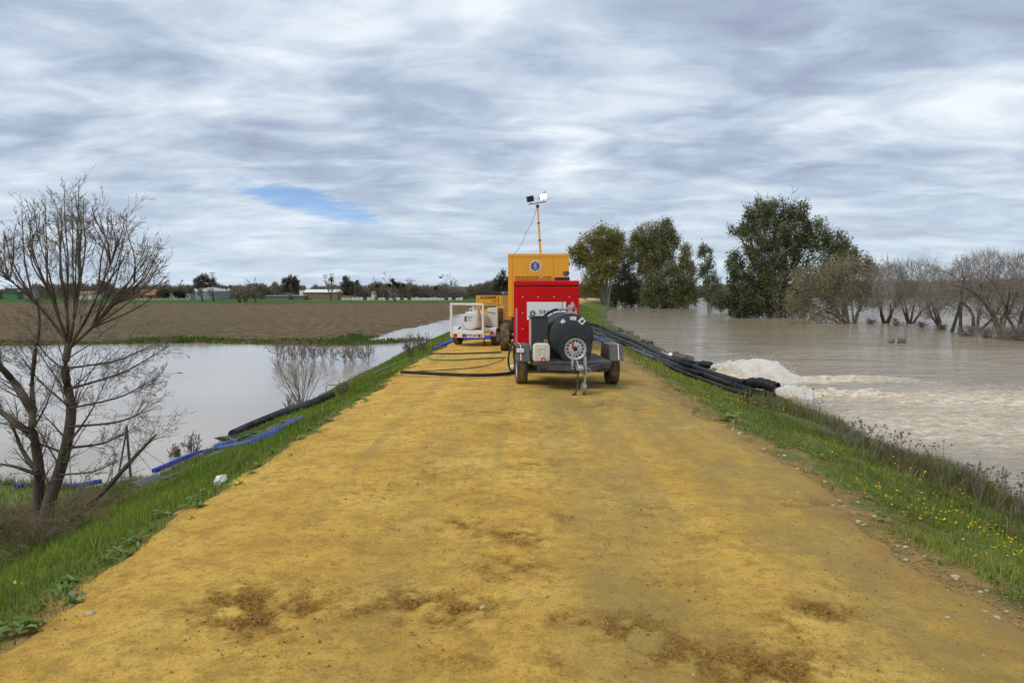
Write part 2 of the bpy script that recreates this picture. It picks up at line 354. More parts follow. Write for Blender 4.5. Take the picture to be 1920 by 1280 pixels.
# water
def water(name, base, rough, layers, foam=False):
    m, t, p, o = new_mat(name); tc_ = t.nodes.new('ShaderNodeTexCoord').outputs['Object']
    b0 = ramp(t, noise(t, mapping(t, tc_, (.25, .9, 1)), .16, 5, .6), [(.35, tuple(x * .88 for x in base)), (.65, tuple(min(1, x * 1.12) for x in base))])
    p.inputs['IOR'].default_value = 1.33
    if foam:
        nf = noise(t, mapping(t, tc_, (.6, 2.4, 1), (0, 0, R(8))), 2.3, 9, .74, .8)
        f = attr(t, 'foam'); k = math_(t, 'SUBTRACT', math_(t, 'MULTIPLY', f, 1.25), math_(t, 'MULTIPLY', math_(t, 'SUBTRACT', nf, .25), 1.35))
        k = ramp(t, k, [(.0, (0,) * 3), (.32, (1,) * 3)])
        fc = ramp(t, noise(t, tc_, 5, 6, .7), [(.34, (.40, .28, .15)), (.52, (.66, .55, .40)), (.68, (.82, .76, .66))])
        b0 = mixc(t, k, b0, fc); t.links.new(math_(t, 'ADD', rough, math_(t, 'MULTIPLY', k, .5)), p.inputs['Roughness'])
    else: p.inputs['Roughness'].default_value = rough
    t.links.new(b0, p.inputs['Base Color'])
    h = None
    for sc, sx, sy, amp, rz in layers:
        nn = math_(t, 'MULTIPLY', noise(t, mapping(t, tc_, (sx, sy, 1), (0, 0, R(rz))), sc, 5, .6, .3), amp)
        h = nn if h is None else math_(t, 'ADD', h, nn)
    bump(t, p, h, 1.0, 1.0); return m
mt['river'] = water('river_water', (.36, .285, .185), .08, [(.45, .45, 1.8, .15, 6), (1.7, .5, 1.7, .075, -8), (6, .6, 1.4, .006, 4)], True)
mt['flood'] = water('still_water', (.46, .395, .315), .09, [(2.6, .5, 1.5, .006, 8), (9, .6, 1.3, .0022, -6)])

# ================================================================== terrain
ZR, ZL = -1.30, -1.80           # river level, flooded field level
def shift(Y): return 8.5 * (np.clip(np.asarray(Y, float) - 35, 0, None) / 97) ** 2
def softp(x, k=.18): return k * np.log1p(np.exp(np.clip(x / k, -40, 40)))
def terr(X, Y):
    X = np.asarray(X, float); Y = np.asarray(Y, float); u = X - shift(Y)
    z = -.012 * u * u / 2
    z = z * (np.abs(u) < 3) + -.05 * (np.abs(u) >= 3)
    z = z - softp(u - 2.95) * .285 - softp(-u - 2.95) * .425
    ns = sstep(np.abs(u), 2.8, 3.6)
    z = z + ns * (fbm(X * .9, Y * .9, 3, 4) * .10 + fbm(X * 4, Y * 4, 5, 3) * .03)
    z = z + sstep(u, 6.0, 7.3) * fbm(X * .55, Y * .4, 9, 4) * .22
    berm = -1.58 + fbm(X * .5, Y * .5, 11, 4) * .13 - sstep(Y + fbm(X * .4, Y * .4, 12, 3) * 1.2, 13.0, 15.4) * 1.6
    z = np.where(u < -3.5, np.maximum(z, np.where(u < -3.5, berm, -9)), z)
    return np.maximum(z, -4.0)
def ground(x, y):
    """first hit of a photo pixel's ray with the bank (or the water in front of it)"""
    d = ray(x, y); ts = np.geomspace(2.0, 220, 2600)
    P = d[None] * ts[:, None]; zz = CAMZ + P[:, 2]
    surf = np.maximum(terr(P[:, 0], P[:, 1]), np.where(P[:, 0] - shift(P[:, 1]) > 0, ZR, ZL))
    k = np.argmax(zz < surf); t = ts[k]; return Vector((d[0] * t, d[1] * t, float(surf[k])))
def tz(x, y): return float(terr(x, y))

us = np.unique(np.concatenate([np.linspace(-45, -12, 26), np.linspace(-12, -2.6, 110), np.linspace(-2.6, 2.6, 14), np.linspace(2.6, 9, 90), np.linspace(9, 16, 10)]))
ys = np.unique(np.concatenate([np.linspace(-30, 1.5, 40), np.geomspace(1.5, 60, 230), np.geomspace(60, 262, 70)]))
U, Yg = np.meshgrid(us, ys); X = U + shift(Yg); Z = terr(X, Yg) - .14 * (1 - sstep(np.abs(U), 2.2, 2.45))
shore = sstep(U + fbm(X * .7, Yg * .7, 21, 4) * .9, 6.2, 7.1) * sstep(Yg, 4, 22) * .9 + .25 * sstep(U, 6.6, 7.4)
shore = np.clip(np.maximum(shore, sstep(-U + fbm(X * .7, Yg * .7, 22, 4) * .8, 5.3, 6.4) * sstep(Yg, 13, 16)), 0, 1)
rub = sstep(U + fbm(X * 2, Yg * 2, 23, 4) * .5, 2.3, 2.6) * (1 - sstep(U + fbm(X * 2, Yg * 2, 24, 4) * .7, 2.85, 3.5)) * .95
rub = np.clip(rub + (1 - sstep(-U + fbm(X * 2, Yg * 2, 25, 4) * .4, 2.7, 3.0)) * (U < 0), 0, 1)
np_mesh('levee_ground', np.stack([X, Yg, Z], -1), grid_faces(len(ys), len(us)), mt['soil'], smooth=True, attrs=dict(shore=shore, rub=rub),
        kind='structure', label='grassy earth levee bank between the river and the flooded field')

# ---- dirt track on the crest
MUDS = [(450, 1130, .30, 1), (500, 1150, .36, 1), (560, 1140, .25, .9), (470, 1175, .20, .7), (965, 1010, .24, 1), (960, 1065, .30, .7), (770, 1130, .28, .9),
        (700, 1140, .22, .7), (850, 1150, .30, .9), (900, 1145, .18, .7), (1070, 1170, .16, .8), (1180, 1180, .22, .9), (1260, 1215, .22, 1), (1440, 1255, .34, 1), (1330, 1235, .2, .8),
        (1540, 1143, .17, 1), (1475, 1167, .14, .7), (1250, 1090, .14, .7), (860, 985, .22, .8), (1060, 975, .16, .7), (890, 935, .2, .5), (1230, 960, .2, .5), (1700, 930, .4, .6), (1560, 945, .35, .7),
        (720, 985, .2, .4), (1300, 1010, .2, .4), (1010, 875, .3, .5), (820, 890, .3, .5), (1180, 765, .5, .5), (1120, 760, .5, .6), (900, 775, .5, .5), (1000, 800, .5, .5), (1060, 1250, .2, .5), (880, 1240, .2, .5)]
def mud_at(X, Y):
    m_ = np.zeros_like(np.asarray(X, float))
    for px, py, r, s in MUDS:
        c_ = on_z(px, py, 0.0)
        m_ = np.maximum(m_, s * np.exp(-(((X - c_.x) / (r * 1.15)) ** 2 + ((Y - c_.y) / (r * 1.0)) ** 2)))
    rough = .5 + fbm(X * 9, Y * 9, 31, 4, .6)
    gen = sstep(fbm(X * 1.3, Y * .8, 33, 4), .28, .7) * .38 * np.exp(-((X - .3) / 1.6) ** 2)
    return np.clip(np.maximum(m_, gen) * sstep(rough + m_ * .35, .45, .9) * 1.1, 0, 1)
us = np.concatenate([np.linspace(-3.35, -2.3, 44), np.linspace(-2.28, 2.28, 170), np.linspace(2.3, 3.35, 44)])
ys = np.concatenate([np.linspace(-30, 2.0, 40), np.geomspace(2.05, 26, 460), np.geomspace(26.2, 240, 70)])
U, Yg = np.meshgrid(us, ys); X = U + shift(Yg)
mud = mud_at(X, Yg)
rut = -.030 * np.exp(-((U - .95 + fbm(Yg * .2, 0, 41, 2) * .2) / .28) ** 2) - .022 * np.exp(-((U + .75 + fbm(Yg * .2, 5, 42, 2) * .2) / .3) ** 2)
Z = terr(X, Yg) + .022 + rut * .6 + fbm(X * 1.4, Yg * 1.4, 44, 4) * .018 + fbm(X * 12, Yg * 12, 45, 3) * .0055 * (Yg < 30)
Z = Z + mud * (fbm(X * 18, Yg * 18, 46, 4, .8) * .055 - .010)
wl = 2.78 + fbm(Yg * .55, U * 0 + 1, 47, 4) * .32 + fbm(Yg * 4, U, 48, 3) * .14
wr = 2.68 + fbm(Yg * .55, U * 0 + 9, 49, 4) * .30 + fbm(Yg * 4, U, 50, 3) * .18
e = np.where(U < 0, -U - wl, U - wr)
Z = Z - np.clip(e, 0, None) * .55 - sstep(e, -.1, .0) * .012
wet = sstep(U, .0, .5) * (1 - sstep(U, 1.0, 1.5)) * .8 + sstep(U, 1.45, 1.9) * .95
wet = np.clip(wet + .35 * np.exp(-((U + .85) / .3) ** 2) * (Yg < 12) + .6 * np.exp(-((Yg - 13) / 2.2) ** 2) * np.exp(-((U - .9) / 1.3) ** 2), 0, 1) * (.65 + .5 * np.clip(.5 + fbm(X * .8, Yg * .5, 52, 4), 0, 1))  # damp streak, plus the trailer's soft shadow painted on the ground ahead of it
wet = np.clip(wet + .5 * sstep(fbm(U * 3.5, Yg * .10, 57, 3), .12, .6) * (np.abs(U) < 2.4), 0, 1)
edge = np.clip(np.where(U > 0, sstep(e + fbm(X * 3, Yg * 3, 53, 4) * .35, -.45, .02), .6 * sstep(e + fbm(X * 3, Yg * 3, 54, 3) * .2, -.15, .1)), 0, 1)
np_mesh('dirt_track', np.stack([X, Yg, Z], -1), grid_faces(len(ys), len(us)), mt['sand'], smooth=True, attrs=dict(mud=mud, wet=wet, edge=edge),
        kind='structure', label='ochre dirt track along the top of the levee')

# ---- water
def lod_grid(y0, y1, ny, t0, t1, ntt):
    yy = np.geomspace(y0, y1, ny); tt = np.linspace(t0, t1, ntt); T, Y_ = np.meshgrid(tt, yy); return T * Y_, Y_
JETS = []
def px_w(x, y): return on_z(x, y, ZR)
FO = [[(1345, 705), (1420, 712), (1480, 715), (1560, 712), (1640, 710), (1730, 716)], [(1462, 738), (1500, 742), (1560, 738), (1640, 742), (1720, 752), (1830, 770), (1960, 790)]]
yy = np.concatenate([np.geomspace(4.5, 14, 40), np.geomspace(14.05, 40, 330), np.geomspace(40.2, 330, 70)]); T_, Yg = np.meshgrid(np.linspace(0, 1.45, 350), yy); X = T_ * Yg
foam = np.zeros_like(X); bump_h = np.zeros_like(X)
for li, line in enumerate(FO):
    P = [px_w(*q) for q in line]
    for i in range(len(P) - 1):
        a, b = P[i], P[i + 1]; L = (b - a).length; d = (b - a) / L
        s = np.clip(((X - a.x) * d.x + (Yg - a.y) * d.y) / L, 0, 1)
        dist = np.hypot(X - (a.x + d.x * L * s), Yg - (a.y + d.y * L * s)); q = i + s
        rad = .55 + .24 * q
        foam = np.maximum(foam, np.exp(-(dist / rad) ** 2) * np.clip(1.12 - .16 * q, .2, 1))
        bump_h = np.maximum(bump_h, np.exp(-(dist / (.42 + .10 * q)) ** 2) * np.clip(.9 - .17 * q, .0, 1))
a = px_w(1600, 745); wide = np.exp(-(((X - a.x - 4) / 7.5) ** 2 + ((Yg - a.y + .8) / 4.2) ** 2)) * .50
a = px_w(1800, 800); wide = np.maximum(wide, np.exp(-(((X - a.x) / 6) ** 2 + ((Yg - a.y) / 4.5) ** 2)) * .46)
foam = np.clip(np.maximum(foam, wide), 0, 1)
near = 1 / (1 + (Yg / 55) ** 2)
Z = ZR + near * (fbm(X * .35, Yg * .9, 61, 4) * .05 + fbm(X * 1.6, Yg * 3, 62, 3) * .018)
Z = Z + bump_h * (.12 + .62 * np.abs(fbm(X * 1.9, Yg * 2.1, 63, 6, .62))) + foam * fbm(X * 3.2, Yg * 3.6, 64, 5, .6) * .15
np_mesh('river_water', np.stack([X, Yg, Z], -1), grid_faces(*X.shape), mt['river'], smooth=True, attrs=dict(foam=foam), kind='structure',
        label='swollen muddy brown river on the right of the levee')
X, Yg = lod_grid(4.5, 230, 60, -2.2, .02, 60)
np_mesh('flood_water', np.stack([X + shift(Yg) * 1.0 * (X > -1), Yg, np.full_like(X, ZL)], -1), grid_faces(*X.shape), mt['flood'], smooth=True, kind='structure',
        label='pale still floodwater covering the low field on the left')

# ---- ploughed field standing out of the flood
pts_px = [(-900, 648), (0, 648), (150, 646), (330, 643), (480, 645), (640, 648), (735, 644), (795, 637), (745, 638.5), (672, 641), (745, 621), (800, 609), (836, 600), (850, 592), (880, 584), (905, 578)]
poly = [(p.x, p.y) for p in (on_z(x, y, ZL) for x, y in pts_px)] + [(6, 190), (14, 215), (-700, 215), (-700, 52)]
def in_poly(X, Y, poly):
    ins = np.zeros(X.shape, bool); dist = np.full(X.shape, 1e9); n = len(poly)
    for i in range(n):
        (x0, y0), (x1, y1) = poly[i], poly[(i + 1) % n]
        c_ = ((y0 > Y) != (y1 > Y)) & (X < (x1 - x0) * (Y - y0) / (y1 - y0 + 1e-9) + x0); ins ^= c_
        l2 = (x1 - x0) ** 2 + (y1 - y0) ** 2; s = np.clip(((X - x0) * (x1 - x0) + (Y - y0) * (y1 - y0)) / l2, 0, 1)
        dist = np.minimum(dist, np.hypot(X - x0 - s * (x1 - x0), Y - y0 - s * (y1 - y0)))
    return np.where(ins, dist, -dist)
xs = np.unique(np.concatenate([np.linspace(-420, -90, 40), np.linspace(-90, 16, 220)])); ys = np.geomspace(44, 216, 260)
X, Yg = np.meshgrid(xs, ys); sdf = in_poly(X, Yg, poly)
def field_z(X, Y, sdf):
    f = ZL + np.clip(sdf + fbm(X * .35, Y * .35, 71, 4) * 1.6, -3, 4) * .075
    f = f + np.clip(sdf - 4, 0, 30) * .004 + fbm(X * 1.1, Y * .8, 72, 4) * .05 * (sdf > 0)
    # furrow pools near the far side
    pool = np.exp(-((Y - 176 - 10 * sstep(X, -95, -60) - fbm(X * .05, 0, 73, 3) * 4) / (3.6 + 2.2 * fbm(X * .06, 3, 74, 3))) ** 2) * (sstep(-X, 42, 60))
    pool = np.maximum(pool, np.exp(-((Y - 166) / 3) ** 2) * sstep(X, -33, -27) * (1 - sstep(X, -16, -12)))
    return f - pool * .95
Z = field_z(X, Yg, sdf)
np_mesh('ploughed_field', np.stack([X, Yg, Z], -1), grid_faces(*X.shape), mt['field'], smooth=True, kind='structure', label='brown ploughed field beyond the floodwater')
# ---- far land and hills
X, Yg = np.meshgrid(np.linspace(-900, 40, 60), np.linspace(188, 420, 24)); Z = -1.5 + .5 * sstep(Yg, 192, 225) + fbm(X * .02, Yg * .02, 81, 3) * .15 - 6 * sstep(X, 5, 30)
np_mesh('far_meadow', np.stack([X, Yg, Z], -1), grid_faces(*X.shape), mt['verge'], smooth=True, kind='structure', label='strip of green meadow in front of the distant village')
X, Yg = np.meshgrid(np.linspace(-6000, 6000, 120), np.concatenate([np.linspace(286, 600, 12), np.geomspace(650, 9000, 30)]))
Z = np.where(Yg < 292, -2.5, -1.1 + fbm(X * .004, Yg * .004, 82, 3) * .4) - np.where((X > -40) & (X < 60) & (Yg < 330), 1.5, 0)
np_mesh('far_plain', np.stack([X, Yg, Z], -1), grid_faces(*X.shape), mt['plain'], smooth=True, kind='structure', label='flat land stretching to the horizon')
def ridge(name, label, px, Y, mat, amp, seed, thick=600):
    xs_ = np.linspace(px[0][0], px[-1][0], 90); top = np.interp(xs_, [q[0] for q in px], [q[1] for q in px])
    rows = []
    for k, (dy_, hf) in enumerate(((0, -.1), (.12, .35), (.3, .75), (.5, 1.0), (.75, .9), (1, .0))):
        row = []
        for x_, y_ in zip(xs_, top):
            b_ = at(x_, y_, Y); yy = Y + dy_ * thick
            row.append((b_.x * (yy / Y), yy, -2 + (b_.z + 2) * hf * (yy / Y if hf > .5 else 1)))
        rows.append(row)
    A = np.array(rows); A[..., 2] += fbm(A[..., 0] * .01, A[..., 1] * .01, seed, 4) * amp
    return np_mesh(name, A, grid_faces(*A.shape[:2]), mat, smooth=True, kind='structure', label=label)
ridge('green_hill', 'low green hillside on the horizon left of the machines', [(770, 548), (830, 540), (860, 538), (900, 537.5), (960, 538), (1040, 540), (1110, 545)], 2200, mt['hill'], 4, 91)
ridge('far_hills', 'long low ridge on the horizon beyond the river', [(1040, 546), (1200, 541), (1500, 532), (1640, 529), (1760, 528), (1840, 526), (1980, 523), (2300, 528), (2700, 540)], 2600, mt['ridge'], 6, 92)
ridge('village_rise', 'low rise on the horizon behind the distant village', [(-700, 546), (-200, 543), (200, 542), (500, 543), (700, 544), (800, 546)], 2600, mt['ridge'], 5, 93)

# ================================================================== machines
def text(name, body, size, loc, mat, parent, rz=0.0, sx=1.0, ext=.0012, bold=0.0):
    c_ = bpy.data.curves.new(name, 'FONT'); c_.body = body; c_.size = size; c_.extrude = ext; c_.align_x = 'CENTER'; c_.align_y = 'CENTER'; c_.offset = bold
    to = bpy.data.objects.new(name, c_); COL.objects.link(to); bpy.context.view_layer.update(); me = bpy.data.meshes.new_from_object(to.evaluated_get(bpy.context.evaluated_depsgraph_get())); bpy.data.objects.remove(to)
    me.materials.clear(); me.materials.append(mat); me.name = name; o = bpy.data.objects.new(name, me); link(o, parent); o.location = loc; o.rotation_euler = (R(90), 0, rz); o.scale = (sx, 1, 1); return o
def wheel(parent, x, y, r, wd, rimr, out, tyre_mat, spokes=True, z=None, axis='x', name='wheel'):
    """tyre with grooved tread, dished steel rim; out = side the dish faces"""
    z = r if z is None else z; h = wd / 2
    g = []
    for i, a in enumerate(np.linspace(-.36, .36, 4)): g += [((a - .05) * wd, r), ((a - .03) * wd, r - .012), ((a + .03) * wd, r - .012), ((a + .05) * wd, r)]
    prof = [(-h * .78, rimr), (-h * .98, rimr + (r - rimr) * .35), (-h, rimr + (r - rimr) * .62), (-h * .9, r - .018)] + g + [(h * .9, r - .018), (h, rimr + (r - rimr) * .62), (h * .98, rimr + (r - rimr) * .35), (h * .78, rimr)]
    root = MB().lathe(prof, axis, (x, y, z), 44)
    blk = []
    for j in range(40):            # shoulder lugs
        q = 2 * math.pi * j / 40
        for s_ in (-1, 1):
            a0, a1 = sorted((s_ * h * .72, s_ * h * .98)); dq = .045
            P = [(a, (rr * math.cos(q + e_), rr * math.sin(q + e_))) for a in (a0, a1) for rr in (r - .03, r + .004) for e_ in (-dq, dq)]
            V = [(x + a, y + u_[0], z + u_[1]) if axis == 'x' else (x + u_[0], y + a, z + u_[1]) for a, u_ in P]
            root.add(V, [(0, 1, 3, 2), (4, 6, 7, 5), (0, 4, 5, 1), (2, 3, 7, 6), (0, 2, 6, 4), (1, 5, 7, 3)])
    ty = root.build(name, tyre_mat, parent, smooth=True)
    s_ = out
    rm = MB().lathe([(s_ * h * .80, rimr + .012), (s_ * h * .84, rimr - .004), (s_ * h * .60, rimr - .022), (s_ * h * .25, rimr - .035), (s_ * h * .30, rimr * .70), (s_ * h * .55, rimr * .52), (s_ * h * .58, rimr * .30), (s_ * h * .40, rimr * .22), (s_ * h * .40, 1e-3)], axis, (x, y, z), 40)
    rm.build('rim', mt['rim'], ty, smooth=True)
    if spokes:
        hs = MB(); k = 14
        for j in range(k):
            q = 2 * math.pi * j / k; rr = rimr * .74
            c_ = (s_ * (h * .27 + .012), rr * math.cos(q), rr * math.sin(q))
            p_ = (x + c_[0], y + c_[1], z + c_[2]) if axis == 'x' else (x + c_[1], y + c_[0], z + c_[2])
            hs.lathe([(0, 1e-4), (0, rimr * .085)], axis, p_, 10)
        for j in range(4):
            q = 2 * math.pi * (j + .5) / 4; rr = rimr * .40
            c_ = (s_ * (h * .575), rr * math.cos(q), rr * math.sin(q)); p_ = (x + c_[0], y + c_[1], z + c_[2]) if axis == 'x' else (x + c_[1], y + c_[0], z + c_[2])
            hs.lathe([(0, 1e-4), (s_ * .004, rimr * .06)], axis, p_, 8)
        p_ = (x + s_ * h * .6, y, z) if axis == 'x' else (x, y + s_ * h * .6, z)
        hs.lathe([(0, 1e-4), (0, rimr * .2)], axis, p_, 14)
        hs.build('rim_holes', mt['hole'], ty, kind='stuff')
    return ty

# ---------------------------------------------------------------- fuel trailer (nearest)
ft = empty('fuel_trailer', (.825, 14.35, 0), R(5), label='dark grey fuel tank trailer with spare wheel standing in front of the red machine', cat='trailer')
f = MB()
for sx in (-1, 1):
    f.box(sx * .60 - .035, sx * .60 + .035, -.92, 1.0, .34, .44)
for y_ in (-.90, -.3, .35, .96): f.box(-.565, .565, y_ - .03, y_ + .03, .345, .435)
f.tube([(-.78, 0, .31), (.78, 0, .31)], .032, 10); f.build('chassis', mt['steel_dark'], ft, .006)
d = MB()
for sx in (-1, 1):
    a_, b_ = Vector((sx * .50, -.93, .42)), Vector((sx * .045, -1.52, .455))
    dr = (b_ - a_).normalized(); n_ = Vector((-dr.y, dr.x, 0)) * .03
    d.add([a_ - n_ + Vector((0, 0, -.05)), a_ + n_ + Vector((0, 0, -.05)), b_ + n_ + Vector((0, 0, -.04)), b_ - n_ + Vector((0, 0, -.04)), a_ - n_ + Vector((0, 0, .05)), a_ + n_ + Vector((0, 0, .05)), b_ + n_ + Vector((0, 0, .04)), b_ - n_ + Vector((0, 0, .04))],
          [(0, 3, 2, 1), (4, 5, 6, 7), (0, 1, 5, 4), (1, 2, 6, 5), (2, 3, 7, 6), (3, 0, 4, 7)])
d.box(-.66, .66, -.99, -.925, .40, .505); d.build('drawbar', mt['steel_dark'], ft, .006)
for i in range(7):
    y0 = -.92 + i * .275; MB().box(-.70, .70, y0, y0 + .262, .455 + .003 * (i % 2), .52 + .004 * (i % 3)).build('deck_plank', mt['wood_dark'], ft, .006)
for sx in (-1, 1): wheel(ft, sx * .885, 0, .315, .205, .19, sx, mt['tyre_mud'])
for sx in (-1, 1):
    pr = [(-.46, .50), (-.35, .785), (.35, .785), (.46, .50)]
    x0, x1 = sx * .885 - .135, sx * .885 + .135
    q = MB(); th = .012
    for (ya, za), (yb, zb) in zip(pr[:-1], pr[1:]):
        q.add([(x0, ya, za), (x1, ya, za), (x1, yb, zb), (x0, yb, zb), (x0, ya, za - th), (x1, ya, za - th), (x1, yb, zb - th), (x0, yb, zb - th)], [(0, 1, 2, 3), (7, 6, 5, 4), (0, 4, 5, 1), (2, 6, 7, 3), (1, 5, 6, 2), (3, 7, 4, 0)])
    xi = x0 if sx > 0 else x1
    q.add([(xi, *p_) for p_ in pr] + [(xi + sx * .012, *p_) for p_ in pr], [(0, 1, 2, 3), (7, 6, 5, 4), (0, 4, 5, 1), (1, 5, 6, 2), (2, 6, 7, 3)])
    fd = q.build('fender', M('fender_board_%d' % sx, (.10, .10, .098), .65, var=.3, scale=20, dirt=(.25, .20, .13), damt=.35), ft)
    xm = sx * .885 + sx * .045
    for k, (mm, wd) in enumerate(((mt['lens'], .05), (mt['whiteclean'], .016))):
        s_ = MB(); o_ = .003 + .003 * k
        s_.add([(xm - wd / 2, -.46 - o_, .505), (xm + wd / 2, -.46 - o_, .505), (xm + wd / 2, -.352 - o_, .785 + o_), (xm - wd / 2, -.352 - o_, .785 + o_), (xm + wd / 2, .34, .785 + o_), (xm - wd / 2, .34, .785 + o_)], [(0, 1, 2, 3), (3, 2, 4, 5)])
        s_.build('reflective_stripe', mm, fd)
pm = Matrix.Translation((-.94, -.415, .69)) @ Matrix.Rotation(R(-21), 4, 'X')
pl_ = MB().box(-.066, .066, -.008, 0, -.036, .036, pm).build('number_plate', mt['whiteclean'], ft)
q = MB()
q.box(-.05, .05, -.011, -.009, -.006, .008, pm); q.box(-.03, .04, -.0112, -.0092, -.018, -.010, pm)
q.build('plate_print', mt['roof_grey'], pl_, kind='stuff')
# tank
tk = MB().lathe([(-.60, 1e-3), (-.598, .15), (-.585, .30), (-.565, .385), (-.54, .418), (-.50, .428), (-.2, .428), (-.19, .433), (-.17, .433), (-.16, .428), (.42, .428), (.43, .433), (.45, .433), (.46, .428), (.72, .428), (.77, .38), (.79, .2), (.795, 1e-3)], 'y', (0, 0, .952), 64).build('tank', mt['tank'], ft, smooth=True)
MB().lathe([(-.555, .432), (-.545, .437), (-.53, .437), (-.52, .432)], 'y', (0, 0, .952), 64).build('weld_seam', mt['tank'], tk, smooth=True)
for y_ in (-.32, .5): MB().prism([(-.36, .52), (.36, .52), (.36, .64), (.20, .56), (0, .527), (-.20, .56), (-.36, .64)], 'y', y_ - .03, y_ + .03).build('saddle', mt['steel_dark'], ft)
def sticker(name, cx, cz, s_, rot, mat, y_=-.604, d=0.0):
    mq = Matrix.Translation((cx, y_, cz)) @ Matrix.Rotation(rot, 4, 'Y')
    return MB().box(-s_, s_, -.003 - d, .0 - d, -s_, s_, mq).build(name, mat, tk)
sticker('label_square', .035, 1.275, .056, 0, mt['whiteclean'], -.578)
mq = MB()
for i in range(3): mq.box(.0, .07, -.5835, -.5825, 1.235 + i * .028, 1.247 + i * .028)
mq.build('label_print', mt['roof_grey'], tk)
sticker('hazard_diamond', -.155, 1.235, .040, R(45), mt['whiteclean'], -.582)
sticker('hazard_diamond', .20, 1.248, .056, R(45), mt['whiteclean'], -.582)
fl = MB().prism([(.165, 1.225), (.205, 1.215), (.235, 1.25), (.215, 1.29), (.205, 1.262), (.185, 1.262)], 'y', -.5875, -.5865); fl.build('flame_symbol', mt['ink'], tk)
MB().prism([(-.150, 1.24), (-.118, 1.235), (-.13, 1.205)], 'y', -.5875, -.5865).build('print_mark', mt['amber'], tk)
# fittings on the tank
v_ = MB(); cx, cy = .02, -.28
v_.lathe([(1.36, .085), (1.41, .085), (1.41, .05), (1.45, .045), (1.47, .065), (1.50, .065), (1.50, .04), (1.54, .035)], 'z', (cx, cy, 0), 18)
v_.tube([(cx - .02, cy, 1.465), (cx - .16, cy, 1.465), (cx - .24, cy, 1.455)], .026, 10); v_.tube([(cx - .15, cy, 1.47), (cx - .15, cy, 1.56)], .012, 8)
v_.box(cx - .165, cx - .135, cy - .012, cy + .012, 1.54, 1.60); v_.lathe([(0, .036), (.03, .036)], 'x', (cx - .20, cy, 1.46), 12); v_.tube([(cx + .06, cy - .02, 1.36), (cx + .10, cy - .02, 1.40), (cx + .11, cy - .02, 1.35)], .03, 10)
v_.lathe([(1.50, .048), (1.535, .048), (1.55, .03), (1.585, .028), (1.60, .0)], 'z', (cx + .045, cy, 0), 14)
v_.build('filler_valve', mt['zinc'], tk, smooth=True)
MB().tube([(-.22, -.28, 1.455), (-.30, -.30, 1.44), (-.38, -.31, 1.40), (-.46, -.31, 1.345), (-.53, -.31, 1.28), (-.56, -.31, 1.24)], .026, 10).build('delivery_hose', mt['hose'], ft, smooth=True)
cb = MB().box(-.742, -.425, -.52, -.10, .525, 1.315).build('pump_cabinet', mt['cabinet'], ft, .012)
MB().box(-.752, -.415, -.535, -.09, 1.318, 1.335).build('cabinet_lid', mt['cabinet'], cb, .006)
MB().box(-.7455, -.7435, -.50, -.12, .70, 1.27).build('side_sticker', M('faded_sticker', (.55, .40, .36), .5, var=.3, scale=12), cb)
# spare wheel on the front of the tank
sw = wheel(ft, .045, -.735, .298, .175, .195, -1, mt['rubber'], True, z=.742, axis='y', name='spare_wheel')
MB().box(.025, .065, -.68, -.575, .60, .80).build('bracket', mt['steel_dark'], sw)
# hitch
h = MB(); h.tube([(0, -1.48, .46), (0, -1.66, .47)], .034, 12); h.lathe([(-.035, .05), (.0, .06), (.035, .05), (.05, .02)], 'z', (0, -1.68, .475), 14)
h.box(-.055, .055, -1.56, -1.44, .43, .52); h.tube([(-.02, -1.60, .49), (-.05, -1.56, .60)], .014, 8); h.box(-.13, .14, -1.50, -1.47, .445, .475)
h.build('coupling', mt['zinc'], ft, .004)
l_ = MB().tube([(-.095, -1.38, .42), (-.098, -1.38, .60), (-.092, -1.37, .80)], [.026, .022, .014], 10).build('brake_lever', mt['zinc'], ft, smooth=True)
MB().tube([(-.092, -1.37, .79), (-.090, -1.37, .91)], .021, 10).build('grip', mt['redcap'], l_, smooth=True)
j = MB().tube([(.115, -1.46, .66), (.115, -1.46, .30)], .030, 12); j.tube([(.115, -1.46, .31), (.105, -1.46, .14)], .021, 10); j.tube([(.115, -1.46, .665), (.12, -1.46, .70), (.09, -1.46, .73), (.07, -1.46, .71)], .009, 8)
j.tube([(.13, -1.46, .45), (.20, -1.47, .45), (.21, -1.47, .36)], .009, 8)
for sx in (-.045, .045): j.box(.095 + sx - .006, .095 + sx + .006, -1.50, -1.42, .09, .17)
jw = j.build('jockey_post', mt['zinc'], ft, smooth=True)
MB().lathe([(-.032, .02), (-.036, .08), (-.028, .100), (.0, .106), (.028, .100), (.036, .08), (.032, .02)], 'x', (.095, -1.46, .107), 24).build('jockey_wheel', M('pale_mud_wheel', (.22, .19, .14), .8, var=.3, dirt=(.42, .34, .22), damt=.5, dscale=14), jw, smooth=True)
pg = MB().tube([(-.015, -1.50, .44), (-.03, -1.51, .28), (-.022, -1.52, .14), (-.06, -1.53, .05), (-.085, -1.54, .012)], [.016, .014, .018, .016, .014], 8); pg.box(-.125, -.05, -1.58, -1.50, .0, .02)
pg.build('prop_stand', mt['steel_dark'], ft)
for k, (xa, za) in enumerate(((-.10, .40), (-.04, .385), (.06, .38))):
    MB().tube([(xa, -1.50, .43), (xa + .01, -1.51, za - .02), (xa + .035, -1.51, za - .03), (xa + .045, -1.50, .42)], .007, 6).build('chain_loop', mt['steel_dark'], ft)
MB().tube([(-.60, -.9, .36), (-.72, -.75, .33), (-.80, -.4, .31)], .01, 6).build('brake_cable', mt['cable'], ft)
MB().tube([(.30, -.93, .37), (.48, -.85, .33), (.70, -.5, .31)], .01, 6).build('brake_cable', mt['cable'], ft)
